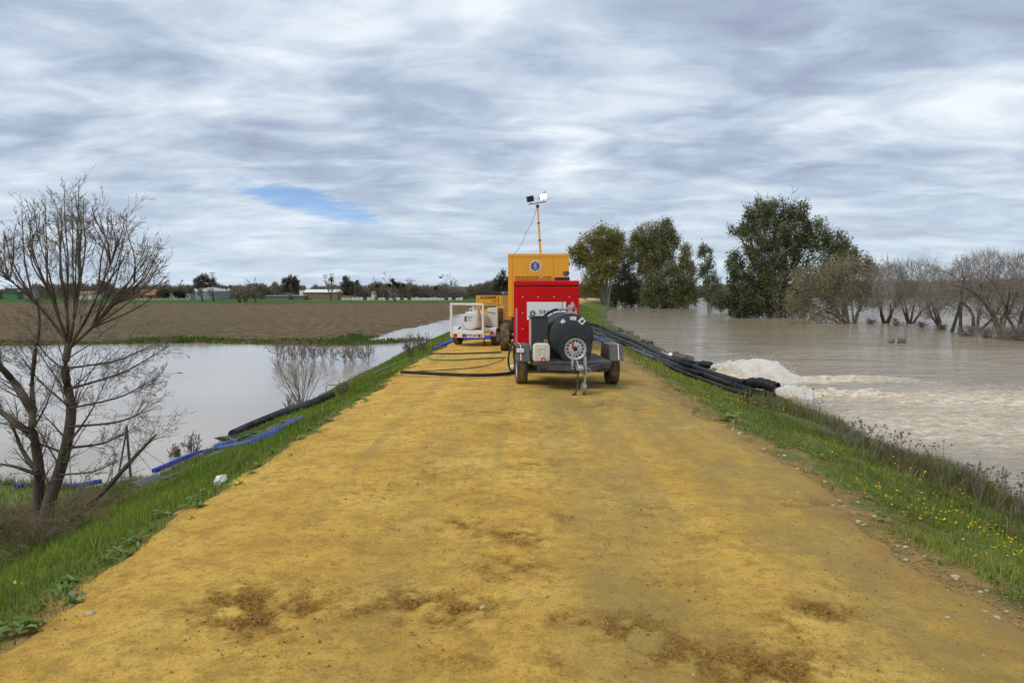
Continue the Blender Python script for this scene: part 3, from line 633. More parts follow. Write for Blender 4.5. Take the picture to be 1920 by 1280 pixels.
# jerrycan standing on the deck front
jc = empty('jerrycan', tuple(Matrix.Translation((.825, 14.35, 0)) @ Matrix.Rotation(R(5), 4, 'Z') @ Vector((-.585, -.80, .522))), R(5), label='white plastic jerrycan with red tap on the front of the grey tank trailer', cat='jerrycan')
b_ = MB().prism([(-.145, 0), (.145, 0), (.15, .06), (.15, .28), (.12, .335), (-.12, .335), (-.15, .28), (-.15, .06)], 'y', -.095, .095).build('body', mt['can'], jc, .025, seg=3, smooth=True)
q = MB()
for xa in (-.07, .03): q.box(xa, xa + .022, -.104, -.092, .13, .24)
q.box(-.07, .052, -.104, -.092, .24, .26); q.build('moulded_ribs', mt['can'], jc, .004)
MB().tube([(-.13, 0, .325), (-.06, -.01, .365), (.02, -.01, .36), (.05, 0, .33)], .012, 8).build('strap', mt['cable'], jc, smooth=True)
MB().lathe([(.325, .038), (.36, .042), (.40, .040), (.405, .0)], 'z', (.085, 0, 0), 12).build('cap', mt['cap'], jc)
tp = MB().lathe([(-.135, 1e-3), (-.135, .036), (-.11, .04), (-.09, .04)], 'y', (.03, 0, .045), 16).build('tap', mt['redcap'], jc, smooth=True)
MB().box(.022, .038, -.165, -.13, .015, .06).build('tap_spout', mt['whiteclean'], tp)

# ---------------------------------------------------------------- red pump unit
ru = empty('red_pump_unit', (.475, 16.0, 0), 0, label='red enclosed pump unit with white sign behind the grey tank trailer', cat='pump unit')
HW = .705
MB().box(-HW, HW, 0, 2.3, .49, 1.895).build('enclosure', mt['red'], ru, .018)
ld = MB().box(-HW - .004, HW + .004, -.006, 2.31, 1.905, 2.03).build('lid', mt['red'], ru, .035, seg=4)
MB().box(-HW + .01, HW - .01, .008, 2.29, 1.89, 1.91).build('lid_gap', mt['hole'], ru)
bs = MB()
for sx in (-1, 1): bs.box(sx * .64 - .05, sx * .64 + .05, .02, 2.28, .10, .49)
bs.box(-.58, .58, .02, .10, .30, .488); bs.box(-.58, .58, 2.18, 2.26, .10, .488); bs.box(-.58, .58, .3, 2.1, .36, .486)
for sx in (-1, 1):
    for y_ in (.1, 2.15): bs.box(sx * .66 - .045, sx * .66 + .045, y_ - .06, y_ + .10, 0, .105)
bs.build('base_frame', mt['black'], ru)
for (px, py) in ((980, 557), (1009, 557), (1039, 557), (1068, 557), (980, 587), (980, 617), (980, 646), (1068, 587)):
    p_ = at(px, py, 16.0); MB().lathe([(-.008, 1e-3), (-.008, .010), (-.003, .016), (0, .016)], 'y', (p_.x - .475, 0, p_.z), 10).build('bolt', mt['zinc'], ru)
for (xa, za, zb) in ((966.3, 578, 672), (1078.2, 577, 600)):
    p_ = at(xa, za, 16.0); q_ = at(xa, zb, 16.0)
    MB().box(p_.x - .475, p_.x - .475 + .045, -.003, 0, max(q_.z, .5), p_.z).build('worn_tape', M('worn_tape', (.52, .22, .24), .5, var=.5, scale=40), ru)
a_, b_ = at(988, 566, 16.0), at(1061, 600, 16.0)
sg = MB().box(a_.x - .475, b_.x - .475, -.010, -.001, b_.z, a_.z).build('sign_panel', mt['whiteclean'], ru)
c_ = at(998.7, 587.6, 16.0); lx, lz = c_.x - .475, c_.z
g_ = MB()
for k in range(8):
    q = k * math.pi / 4 + R(22.5 * 0); ww = .018
    mq = Matrix.Translation((lx, -.0125, lz)) @ Matrix.Rotation(q, 4, 'Y'); g_.box(-ww, ww, -.001, .001, .046, .062, mq)
g_.build('logo_green_rays', mt['lime'], sg)
g_ = MB()
for k in (0, 1, 2, 7): 
    mq = Matrix.Translation((lx, -.0125, lz)) @ Matrix.Rotation(k * math.pi / 4, 4, 'Y'); g_.box(-.015, .015, -.001, .001, .066, .082, mq)
g_.build('logo_amber_rays', mt['amber'], sg, kind='stuff')
g_ = MB()
for s_ in (0, math.pi):           # two interlocked arcs
    P = [(lx + .026 * math.cos(q + s_) + .014 * math.cos(s_), -.0135, lz + .032 * math.sin(q + s_)) for q in np.linspace(-1.9, 2.2, 12)]; g_.tube(P, .0085, 6)
g_.build('logo_swirl', mt['navy'], sg)
p_ = at(1024, 585, 16.0); text('lettering', 'SINA', .115, (p_.x - .475, -.0115, p_.z), mt['navy'], sg, sx=1.28, bold=.001)
q = MB(); p_ = at(1010, 593, 16.0)
for k in range(16):
    if k in (3, 9): continue
    q.box(p_.x - .475 + k * .021, p_.x - .475 + k * .021 + .013, -.0125, -.0105, p_.z - .012, p_.z + .012)
q.build('small_print', kind='stuff', mat=M('grey_print', (.30, .30, .42), .5), parent=sg)
e_ = MB(); P = [(.045 * math.cos(q), 0, .048 * math.sin(q)) for q in np.linspace(-.4, math.pi + .4, 18)]
p_ = at(1016.5, 523, 16.6); e_.tube([(p_.x - .475 + a, .6, 2.045 + .02 + c) for a, b, c in P], .0125, 8); e_.build('lifting_eye', mt['zinc'], ru, smooth=True)
a_, b_ = at(1040, 520, 17.2), at(1067.5, 527, 17.2)
ex = MB().box(a_.x - .475, b_.x - .475, 1.0, 1.45, 2.02, a_.z).build('exhaust_box', mt['black'], ru, .01)
p_ = at(1061.5, 512.5, 17.2); MB().tube([(p_.x - .50, 1.2, a_.z - .03), (p_.x - .495, 1.2, p_.z)], .035, 12).build('exhaust_pipe', mt['zinc'], ru, smooth=True)
mq = Matrix.Translation((p_.x - .475, 1.2, p_.z)) @ Matrix.Rotation(R(38), 4, 'X') @ Matrix.Rotation(R(-8), 4, 'Y')
s_ = MB().lathe([(-.02, 1e-3), (-.02, .06), (-.008, .078), (.012, .078), (.03, .04), (.034, 1e-3)], 'z', (0, 0, 0), 22); s_.v = [tuple(mq @ Vector(p)) for p in s_.v]; s_.build('rain_cap', mt['black'], ru, smooth=True)
lm = at(1091, 591, 16.4); MB().lathe([(0, .03), (.05, .03), (.055, 0)], 'y', (HW + .03, .35, lm.z), 10).build('side_marker', mt['orange'], ru)

# ---------------------------------------------------------------- large yellow generator
yg = empty('yellow_generator', (.42, 22.0, 0), 0, label='tall yellow generator with blue gear emblem towering behind the red machine', cat='generator')
HW = .90
MB().box(-HW, HW, .0, 4.4, 1.03, 2.90).build('enclosure', mt['yellow'], yg, .012)
MB().box(-HW - .012, HW + .012, -.016, 4.42, 2.80, 2.905).build('roof_band', mt['yellow'], yg, .012)
xl, xr = at(961.5, 500, 22).x - .42, at(1038, 500, 22).x - .42
MB().box(-HW + .004, xl - .008, -.014, -.001, 1.05, 2.79).build('panel', mt['yellow'], yg, .004)
ce = MB().box(xl + .004, xr - .004, -.014, -.001, 1.05, 2.79).build('panel', mt['yellow'], yg, .004)
MB().box(xr + .008, HW - .004, -.014, -.001, 1.05, 2.79).build('panel', mt['yellow'], yg, .004)
ga, gb = at(966, 517.5, 22), at(1034, 530, 22); gx0, gx1, gz1 = ga.x - .42, gb.x - .42, ga.z; gz0 = gz1 - .62
MB().box(gx0, gx1, -.017, -.0145, gz0, gz1).build('grille_back', M('grille_dark', (.10, .03, .012), .8), ce)
q = MB()
for i in range(29): xx = gx0 + (gx1 - gx0) * i / 28; q.box(xx - .0065, xx + .0065, -.030, -.0165, gz0 - .006, gz1 + .006)
for i in range(14): zz = gz0 + (gz1 - gz0) * i / 13; q.box(gx0, gx1, -.028, -.0168, zz - .0065, zz + .0065)
q.build('grille', mt['yellow'], ce)
c_ = at(1003.5, 499, 22); lx, lz = c_.x - .42, c_.z
em = MB().lathe([(-.019, 1e-3), (-.019, .170), (-.0145, .170)], 'y', (lx, 0, lz), 40).build('emblem_disc', mt['whiteclean'], yg)
gp = []
for k in range(12):
    for da, rr in ((-.15, .118), (-.11, .152), (.11, .152), (.15, .118)): q = k * math.pi / 6 + da; gp.append((lx + rr * math.cos(q), lz + rr * math.sin(q)))
MB().prism(gp, 'y', -.0225, -.0195).build('gear', mt['navy'], em)
q = MB().lathe([(-.0245, .022), (-.0245, .040)], 'y', (lx, 0, lz), 24); q.lathe([(-.0245, 1e-3), (-.0245, .010)], 'y', (lx, 0, lz), 10)
for s_ in (1, -1):
    for a_ in np.linspace(-.75, .75, 9):
        mq = Matrix.Translation((lx, -.024, lz)) @ Matrix.Rotation(a_ + (0 if s_ > 0 else math.pi), 4, 'Y'); q.box(-.0055, .0055, -.001, .0, .070, .090, mq)
for sx in (-1, 1): q.box(lx + sx * .085 - .009, lx + sx * .085 + .009, -.025, -.024, lz - .012, lz + .012)
q.build('emblem_ring', M('cream_print', (.75, .70, .55), .5), em)
ch = MB().box(-.80, -.62, .02, 4.3, .62, 1.03); ch.box(.62, .80, .02, 4.3, .62, 1.03); ch.box(-.62, .62, .02, .14, .70, 1.03); ch.box(-.62, .62, .2, 4.2, .9, 1.03); ch.tube([(-.9, .45, .41), (1.0, .45, .41)], .05, 10); ch.tube([(-.9, 3.5, .41), (1.0, 3.5, .41)], .05, 10)
for sx in (-1, 1):
    for y_ in (.45, 3.5): ch.box(sx * .7 - .05, sx * .7 + .05, y_ - .07, y_ + .07, .40, .64)
ch.build('chassis', mt['black'], yg, .01)
for sx in (-1, 1):
    for y_ in (.45, 3.5): wheel(yg, sx * 1.0, y_, .41, .27, .22, sx, mt['tyre_mud'], False)
MB().box(HW - .002, HW + .03, .05, .14, 2.55, 2.66).build('hinge', mt['black'], yg)
# mast with two floodlights
p0, p1 = at(1013.5, 477, 22.6), at(1008, 387, 22.6); z0 = 2.905
lmst = empty('light_mast', (p0.x, 22.6, z0), 0, label='thin yellow telescopic light mast rising from the tall yellow generator', cat='light mast')
top = p1 - Vector((p0.x, 22.6, z0)); bot = Vector((0, 0, 0))
for k, (a_, b_, r_) in enumerate(((0, .30, .036), (.30, .66, .029), (.66, 1.0, .022))):
    s_ = MB().tube([bot.lerp(top, a_), bot.lerp(top, b_)], r_, 12).build('pole_section', mt['yellow'], lmst, smooth=True)
    if k: 
        c1, c2 = bot.lerp(top, a_ - .012), bot.lerp(top, a_ + .012); MB().tube([c1, c2], r_ + .018, 12).build('collar', mt['black'], s_, smooth=True)
off = Vector((p0.x, 22.6, z0))
L_ = [at(991, 383.5, 22.6) - off, at(1024, 378, 22.6) - off]
MB().tube(L_, .017, 8).build('crossbar', M('rusty_bar', (.32, .12, .07), .7), lmst)
MB().box(top.x - .045, top.x + .045, -.045, .045, top.z - .04, top.z + .05).build('head_clamp', mt['black'], lmst, .006)
def flood(cx, cy, lit):
    c_ = at(cx, cy, 22.6) - off; mq = Matrix.Translation(c_) @ Matrix.Rotation(R(-9), 4, 'Y') @ Matrix.Rotation(R(12), 4, 'X') @ Matrix.Rotation(R(14 if lit else 30), 4, 'Z')
    b = MB().box(-.105, .105, -.05, .04, -.085, .085, mq).build('floodlight', mt['black'] if not lit else M('lamp_case', (.28, .07, .05), .6), lmst, .006)
    if lit: MB().box(-.093, .093, -.054, -.0505, -.073, .073, mq).build('lit_panel', mt['lamp'], b)
    else:
        q = MB()
        for i in range(5): q.box(-.09, .09, -.062, -.0505, -.06 + i * .028, -.05 + i * .028, mq)
        q.build('cooling_fins', mt['black'], b)
    q = MB().tube([c_ + Vector((.02, 0, -.08)), c_ + Vector((.03, 0, -.16))], .010, 6)
    q.build('bracket', mt['zinc'], b)
flood(994, 373, False); flood(1017.6, 368.5, True)
a_ = at(1019, 362.5, 22.6) - off; MB().tube([a_, a_ + Vector((.055, 0, .065))], .012, 6).build('antenna_stub', mt['black'], lmst)
pw = [at(x, y, 22.55) for x, y in ((1007, 390), (1002, 404), (999, 412), (994, 424), (990, 430), (986, 437), (983, 447), (978, 458), (971, 468), (963.5, 477.2))]
MB().tube(pw, .006, 5).build('mast_cable', mt['cable'], None, label='slack black cable hanging from the light mast to the yellow roof', cat='cable')

# ---------------------------------------------------------------- white tank trailer
wt = empty('white_trailer', (-1.6, 24.9, 0), R(-18), label='white framed trailer carrying a round white tank parked left of the machines', cat='trailer')
f = MB(); hw = .56; z0, z1, zr = .46, 1.385, 1.30; y0, y1 = -.85, 1.1; b = .035
for sx in (-1, 1):
    f.box(sx * hw - b, sx * hw + b, y0 - b, y0 + b, .30, 1.42); f.box(sx * hw - b, sx * hw + b, y1 - b, y1 + b, z0, zr)
    f.add([(sx * hw - b, y0 + b, 1.35), (sx * hw + b, y0 + b, 1.35), (sx * hw + b, y1 + b, zr), (sx * hw - b, y1 + b, zr), (sx * hw - b, y0 + b, 1.418), (sx * hw + b, y0 + b, 1.418), (sx * hw + b, y1 + b, zr + .07), (sx * hw - b, y1 + b, zr + .07)], [(0, 3, 2, 1), (4, 5, 6, 7), (0, 1, 5, 4), (1, 2, 6, 5), (2, 3, 7, 6), (3, 0, 4, 7)])
f.box(-hw + b, hw - b, y0 - b, y0 + b, 1.35, 1.419); f.box(-hw + b, hw - b, y1 - b, y1 + b, zr, zr + .069)
f.build('cage_frame', mt['white'], wt, .006)
bd = MB().box(-hw - .02, hw + .02, y0 - .02, y1 + .05, .44, .52); bd.build('bed', mt['white'], wt, .006)
MB().box(-.04, .04, y1, y1 + 1.2, .42, .49).build('drawbar', mt['white'], wt)
lb = MB().box(-hw + .036, hw - .036, y0 - .05, y0 - .012, .29, .435).build('light_board', mt['white'], wt, .004)
yb = y0 - .05
for (xa, xb, mm) in ((-.50, -.43, mt['orange']), (-.43, -.34, mt['lens']), (-.15, -.05, mt['lens']), (.40, .48, mt['lens']), (.48, .52, mt['orange'])): MB().box(xa, xb, yb - .02, yb - .001, .315, .415).build('tail_light', mm, lb, .004)
pp = MB().box(-.04, .40, yb - .008, yb - .0205 + .018, .308, .418).build('number_plate', mt['whiteclean'], lb); MB().box(-.038, .005, yb - .011, yb - .0085, .310, .416).build('blue_band', mt['blue'], pp)
text('plate_lettering', '8838 GNY', .125, (.205, yb - .0105, .362), mt['ink'], pp, sx=.66, bold=.003)
for sx in (-1, 1): wheel(wt, sx * .68, 0, .285, .17, .17, sx, mt['tyre_mud'], True)
for sx in (-1, 1):
    q = MB(); P = [(-.33, .34), (-.27, .54), (-.14, .61), (.14, .61), (.27, .54), (.33, .34)]
    for (ya, za), (yb_, zb) in zip(P[:-1], P[1:]): q.add([(sx * .58, ya, za), (sx * .79, ya, za), (sx * .79, yb_, zb), (sx * .58, yb_, zb), (sx * .58, ya, za - .01), (sx * .79, ya, za - .01), (sx * .79, yb_, zb - .01), (sx * .58, yb_, zb - .01)], [(0, 1, 2, 3), (7, 6, 5, 4), (0, 4, 5, 1), (2, 6, 7, 3), (1, 5, 6, 2), (3, 7, 4, 0)])
    q.build('fender', mt['pale'], wt)
MB().prism([(.60, .40), (.76, .40), (.68, .52)], 'y', -.36, -.345).build('reflector_triangle', mt['lens'], wt)
wk = MB().lathe([(-.62, 1e-3), (-.615, .16), (-.59, .255), (-.55, .292), (-.50, .30), (.42, .30), (.47, .27), (.50, .1), (.50, 1e-3)], 'y', (-.02, 0, .83), 40).build('tank', mt['white'], wt, smooth=True)
MB().box(-.19, -.12, -.622, -.617, .80, .98).build('label_strip', M('green_label', (.05, .11, .08), .5), wk)
q = MB()
for i, ww in enumerate((.20, .17, .13, .18)): q.box(-.10, -.10 + ww, -.623, -.6185, .955 - i * .045, .97 - i * .045)
q.build('label_text', M('label_grey', (.38, .30, .25), .5), wk)
q = MB()
for xa, ya in ((-.12, -.3), (.02, -.25), (.10, -.1), (-.05, .1)): q.tube([(xa, ya, 1.10), (xa, ya, 1.22)], .022, 8)
q.tube([(-.12, -.3, 1.21), (-.02, -.3, 1.24), (.10, -.1, 1.21)], .016, 8); q.build('tank_fittings', mt['pale'], wk, smooth=True, kind='stuff')
MB().tube([(.08, -.1, 1.24), (.17, -.2, 1.18), (.25, -.35, 1.0), (.30, -.42, .88), (.36, -.44, .80)], .022, 8).build('brown_hose', M('brown_hose', (.24, .13, .05), .5), wt, smooth=True)
MB().tube([(.17, -.25, 1.10), (.22, -.35, .98)], .03, 8).build('red_nozzle', mt['redcap'], wt)
MB().prism([(-.42, .52), (-.10, .52), (-.14, .70), (-.38, .70)], 'y', -.45, -.1).build('battery_box', mt['pale'], wt, .01)
bx = MB().box(.18, .56, .52, 1.04, .60, 1.235).build('equipment_box', mt['pale'], wt, .01)
MB().box(.5605, .567, .53, 1.03, .62, 1.22).build('side_board', mt['card'], bx); MB().box(.5675, .570, .62, .68, .65, .82).build('slot', mt['ink'], bx)
MB().tube([(.19, .50, 1.10), (.40, .50, 1.06), (.575, .55, 1.05), (.58, .9, 1.09), (.58, .98, 1.02)], .008, 6).build('tie_cord', mt['cable'], bx)
MB().tube([(.50, -.62, .40), (.50, -.62, .10)], .02, 8).build('prop_leg', mt['steel_dark'], wt)
MB().lathe([(-.03, 1e-3), (-.03, .07), (-.02, .09), (.02, .09), (.03, .07), (.03, 1e-3)], 'x', (.50, -.62, .09), 18).build('jockey_wheel', mt['tyre_mud'], wt, smooth=True)

# ---------------------------------------------------------------- small yellow compressor with black lid
yc = empty('yellow_compressor', (-1.36, 28.5, 0), R(-10), label='low yellow machine with black lid lettered ALQUILERES behind the white trailer', cat='compressor')
MB().box(-.52, .52, 0, 1.9, .48, 1.655).build('enclosure', mt['yellow2'], yc, .012)
MB().prism([(-.53, 1.655), (.53, 1.655), (.53, 1.70), (.47, 1.80), (-.47, 1.80), (-.53, 1.70)], 'y', -.012, 1.92).build('lid', mt['black'], yc, .008)
MB().prism([(.50, 1.76), (.54, 1.70), (.545, 1.71), (.505, 1.77)], 'y', -.01, .25).build('lid_edge_glint', mt['zinc'], yc)  # bright sliver added for the light catching the lid's right edge
MB().box(.521, .530, -.004, .02, .5, 1.65).build('corner_glint', mt['zinc'], yc)  # bright strip added for the lit front corner of the side panel
dr = MB().box(-.41, .36, -.016, -.001, .52, 1.635).build('door', mt['yellow2'], yc, .003)
for xa in (-.425, .372): MB().box(xa, xa + .012, -.004, -.0005, .52, 1.64).build('door_gap', mt['hole'], yc)
text('lettering', 'ALQUILERES', .145, (-.025, -.0175, 1.56), mt['ink'], dr, sx=.80, ext=.002, bold=.006)
q = MB()
for i in range(6): q.box(.13 + i * .034, .13 + i * .034 + .024, -.019, -.0162, 1.415, 1.455)
q.build('small_lettering', M('brown_print', (.10, .03, .02), .5), dr)
q = MB()
for i in range(20): q.box(-.33 + i * .031, -.33 + i * .031 + .02, -.018, -.0162, 1.12, 1.36)
q.build('vent_slots', mt['hole'], dr)
q = MB().box(-.45, .45, .1, 1.8, .30, .478); q.tube([(-.6, .95, .27), (.6, .95, .27)], .03, 8); q.build('chassis', mt['black'], yc)
for sx in (-1, 1): wheel(yc, sx * .62, .95, .28, .16, .17, sx, mt['tyre_mud'], False)

# ================================================================== hoses, cables
def smooth_path(P, n=8):
    P = [Vector(p) for p in P]; P = [2 * P[0] - P[1]] + P + [2 * P[-1] - P[-2]]; out = []
    for i in range(1, len(P) - 2):
        for k in range(n):
            t_ = k / n; a, b, c, d = P[i - 1:i + 3]
            out.append(.5 * ((2 * b) + (c - a) * t_ + (2 * a - 5 * b + 4 * c - d) * t_ ** 2 + (3 * b - a - 3 * c + d) * t_ ** 3))
    return out + [P[-2]]
def hose(name, px, r, mat, label, cat='hose', lift=.9, group=None, extra=None, k=10):
    P = []
    for q in px:
        g_ = ground(q[0], q[1]); z_ = max(g_.z, (ZR if g_.x > 3 else ZL) - r * .2); P.append(Vector((g_.x, g_.y, z_ + r * lift)))
    if extra: P += [Vector(e) for e in extra]
    SP = smooth_path(P)
    for p_ in SP: p_.z = max(p_.z, tz(p_.x, p_.y) + r * .75)
    return MB().tube(SP, r, k).build(name, mat, None, smooth=True, label=label, cat=cat, group=group)
hose('discharge_hose', [(1100, 610), (1140, 622), (1190, 643), (1230, 664), (1265, 682), (1300, 694), (1340, 708), (1375, 719), (1395, 724)], .105, mt['hose'], 'thick black discharge hose running down the bank to the lower outlet collar')
hose('discharge_hose', [(1100, 616), (1140, 631), (1190, 652), (1235, 676), (1275, 695), (1320, 708), (1360, 723), (1410, 738), (1452, 747)], .085, mt['hose'], 'second thick black hose ending in the water below the lower outlet')
hose('discharge_hose', [(1100, 613), (1145, 628), (1200, 646), (1250, 668), (1285, 680), (1308, 686)], .08, mt['hose'], 'black hose running down to the upper outlet that throws white spray')
hose('discharge_hose', [(1105, 622), (1150, 640), (1200, 660), (1240, 682), (1275, 700), (1310, 714), (1350, 729), (1407, 747)], .06, mt['hose'], 'thin black hose lowest on the grassy bank ending in the mud')
hose('striped_hose', [(1108, 633), (1130, 635), (1155, 643), (1185, 655), (1215, 668), (1245, 683)], .035, M('dusky_hose', (.14, .10, .20), .5, var=.4, scale=20), 'thin dusky striped hose beside the thick black hoses on the bank')
def collar(name, pts, r, label):
    SP = smooth_path(pts, 6); n = len(SP); rs = [r * (1 + .10 * math.sin(i * 1.7) + .06 * math.sin(i * 3.1)) for i in range(n)]
    o = MB().tube(SP, rs, 14, cap=False); b = o.build(name, mt['hose'], None, smooth=True, label=label, cat='hose end')
    s = b.modifiers.new('thickness', 'SOLIDIFY'); s.thickness = .012; return b
w1 = on_z(1400, 733, ZR); w2 = on_z(1457, 741, ZR)
OUT2 = w2 + Vector((0, 0, .20))
collar('outlet_collar', [w1 + Vector((-.5, .1, .10)), w1 + Vector((0, .05, .22)), w1.lerp(w2, .45) + Vector((0, 0, .30)), w1.lerp(w2, .8) + Vector((0, 0, .25)), OUT2], .17, 'wrinkled black fabric outlet collar at the lower jet')
w3 = on_z(1306, 697, ZR); w4 = on_z(1335, 699, ZR); OUT1 = w4 + Vector((0, 0, .27))
collar('outlet_collar', [w3 + Vector((-.3, 0, .14)), w3 + Vector((.15, 0, .28)), w3.lerp(w4, .6) + Vector((0, 0, .30)), OUT1], .14, 'short black outlet collar at the upper jet')
# left side
hose('blue_hose', [(288, 886), (320, 872), (352, 859), (385, 849), (425, 842), (470, 834), (510, 820), (545, 800), (566, 787)], .045, mt['blue'], 'long blue hose curving down the left bank to the water')
hose('blue_hose', [(404, 839), (440, 830), (480, 823), (520, 812), (552, 794)], .045, mt['blue'], 'short blue hose lying above the long one on the left bank')
hose('suction_hose', [(436, 822), (470, 806), (510, 790), (550, 776), (590, 764), (622, 750)], .115, mt['hose'], 'thick black hose along the left waterline behind the blue hoses')
hose('blue_hose', [(150, 912), (190, 905), (60, 912), (0, 915)][1::-1] + [(100, 914), (30, 916)], .04, mt['blue'], 'blue hose lying on the grass behind the bare tree')
hose('blue_hose', [(812, 657), (828, 650), (850, 643), (880, 638.5), (920, 637), (1000, 637), (1105, 637), (1125, 640), (1135, 644)], .05, mt['blue'], 'blue hose crossing the track under the white trailer')
hose('blue_hose', [(822, 650), (838, 645), (855, 640), (890, 636), (930, 635), (1000, 635), (1110, 635.5)], .06, mt['blue'], 'second blue hose crossing the track behind the white trailer')
def lay(name, px, r, mat, label, cat='cable', up=0.0, end=None):
    P = [on_z(x, y, r + .03) for x, y in px]
    if end: P += [Vector(e_) for e_ in end]
    return MB().tube(smooth_path(P), r, 8).build(name, mat, None, smooth=True, label=label, cat=cat)
lay('ground_cable', [(752, 697), (790, 699), (850, 702), (905, 703), (945, 701), (962, 697)], .035, mt['hose'], 'thick black cable across the track nearest the camera', end=[(-.2, 16.2, .12), (-.21, 16.4, .35)])
lay('ground_cable', [(800, 662), (840, 663), (890, 662), (940, 660)], .022, mt['cable'], 'thin black cable farthest across the track by the white trailer')
lay('garden_hose', [(700, 700), (740, 683), (790, 668), (815, 674), (850, 675), (900, 672), (945, 670)], .020, mt['greenhose'], 'green hose lying across the track', 'hose')
lay('ground_cable', [(760, 697), (820, 694), (880, 690), (915, 684), (938, 676), (948, 668)], .010, mt['cable'], 'hair-thin dark wire curving over the track to the big wheel')
loop = [at(965, 700, 15.85), at(957, 693, 15.9), at(953.5, 680, 15.95), at(954, 665, 16.0), at(958, 650, 16.1), at(963, 640, 16.2)]
MB().tube(smooth_path(loop), .022, 8).build('looped_cable', mt['hose'], None, smooth=True, label='black cable looping up the left side of the red machine', cat='cable')
pc = empty('cable_connector', tuple(on_z(961, 694, .02)), 0, label='red and white cable connector on the ground by the red machine', cat='connector')
MB().lathe([(0, .05), (.05, .065), (.12, .06), (.17, .04)], 'x', (-.05, 0, .07), 12).build('housing', mt['white'], pc, smooth=True); MB().lathe([(0, .064), (.04, .066)], 'x', (.07, 0, .07), 12).build('collar', mt['redcap'], pc)
MB().tube([(-.16, 0, .03), (-.05, 0, .05)], .012, 6).build('pin', mt['zinc'], pc)
a_, b_ = at(952, 560, 27.0), at(963, 567, 22.3); MB().tube([a_, a_.lerp(b_, .5) + Vector((0, 0, -.03)), b_], .007, 5).build('link_cable', mt['cable'], None, label='thin cable strung between the small and the tall yellow machine', cat='cable')

# ================================================================== plants: builders
class Tubes:
    def __init__(s): s.g = {}
    def add(s, P, r, k): s.g.setdefault((len(P), k), []).append((np.asarray(P, float), np.asarray(r, float)))
    def build(s, name, mat, parent=None, **t):
        VV, FF, base = [], [], 0
        for (n, k), L in s.g.items():
            P = np.stack([a for a, b in L]); r = np.stack([b for a, b in L]); m = len(L)
            T = np.gradient(P, axis=1); T /= np.linalg.norm(T, axis=2, keepdims=True) + 1e-9
            ref = np.where(np.abs(T[..., 2:3]) > .9, [[[1., 0, 0]]], [[[0, 0, 1.]]]); A = np.cross(T, ref); A /= np.linalg.norm(A, axis=2, keepdims=True) + 1e-9; B = np.cross(T, A)
            q = np.arange(k) * 2 * np.pi / k
            V = P[:, :, None] + r[:, :, None, None] * (A[:, :, None] * np.cos(q)[None, None, :, None] + B[:, :, None] * np.sin(q)[None, None, :, None])
            i = (np.arange(n - 1)[:, None] * k + np.arange(k)[None]).ravel(); j = (np.arange(n - 1)[:, None] * k + (np.arange(k)[None] + 1) % k).ravel()
            f = np.stack([i, j, j + k, i + k], 1); F_ = (f[None] + (np.arange(m) * n * k)[:, None, None]).reshape(-1, 4) + base
            VV.append(V.reshape(-1, 3)); FF.append(F_); base += m * n * k
        return np_mesh(name, np.concatenate(VV), np.concatenate(FF), mat, parent, smooth=True, **t)
def unit(v_): return v_ / (np.linalg.norm(v_) + 1e-9)
def grow(T, p, d, L, r, lev, P, rg):
    n = 6 if lev < 2 else 4; pts = [np.array(p, float)]; d = unit(np.array(d, float)); ds = [d]
    for i in range(n - 1):
        d = unit(d + rg.normal(0, P['wob'], 3) + np.array([0, 0, P['up']])); pts.append(pts[-1] + d * L / (n - 1)); ds.append(d)
    rad = np.linspace(r, r * P.get('tap', .3), n); rad = np.maximum(rad, P['rmin']); T.add(pts, rad, 6 if r > .02 else (4 if r > .008 else 3))
    kids(T, pts, ds, L, r, lev, P, rg)
def kids(T, pts, ds, L, r, lev, P, rg):
    if lev >= len(P['kids']): return
    n = len(pts)
    for _ in range(P['kids'][lev]):
        t_ = rg.uniform(P.get('t0', .2), .98) * (n - 1); i = int(t_); f_ = t_ - i; j_ = min(i + 1, n - 1)
        q = pts[i] * (1 - f_) + pts[j_] * f_; d0 = ds[j_]
        perp = unit(np.cross(d0, rg.normal(0, 1, 3))); an = rg.normal(P['ang'], .18)
        dc = d0 * math.cos(an) + perp * math.sin(an); rr = max(r * (1 - .6 * t_ / (n - 1)) * P['rk'], P['rmin'])
        grow(T, q, dc, L * P['lk'] * rg.uniform(.6, 1.25) * (1.1 - .45 * t_ / (n - 1)), rr, lev + 1, P, rg)
def leaves(C, size, cols, rg, droop=.5, asp=.35):
    """leaf quads at points C (N,3) with colours cols (N,3)"""
    n = len(C); a = rg.normal(0, 1, (n, 3)); a[:, 2] = a[:, 2] * .6 - droop; a /= np.linalg.norm(a, axis=1, keepdims=True)
    b = np.cross(a, rg.normal(0, 1, (n, 3))); b /= np.linalg.norm(b, axis=1, keepdims=True) + 1e-9
    s = size * rg.uniform(.6, 1.4, (n, 1)); L = a * s; W = b * s * asp
    V = np.stack([C - L * .5, C + W * .5, C + L * .5, C - W * .5], 1).reshape(-1, 3)
    return V, np.arange(n * 4).reshape(-1, 4), np.repeat(cols, 4, 0)
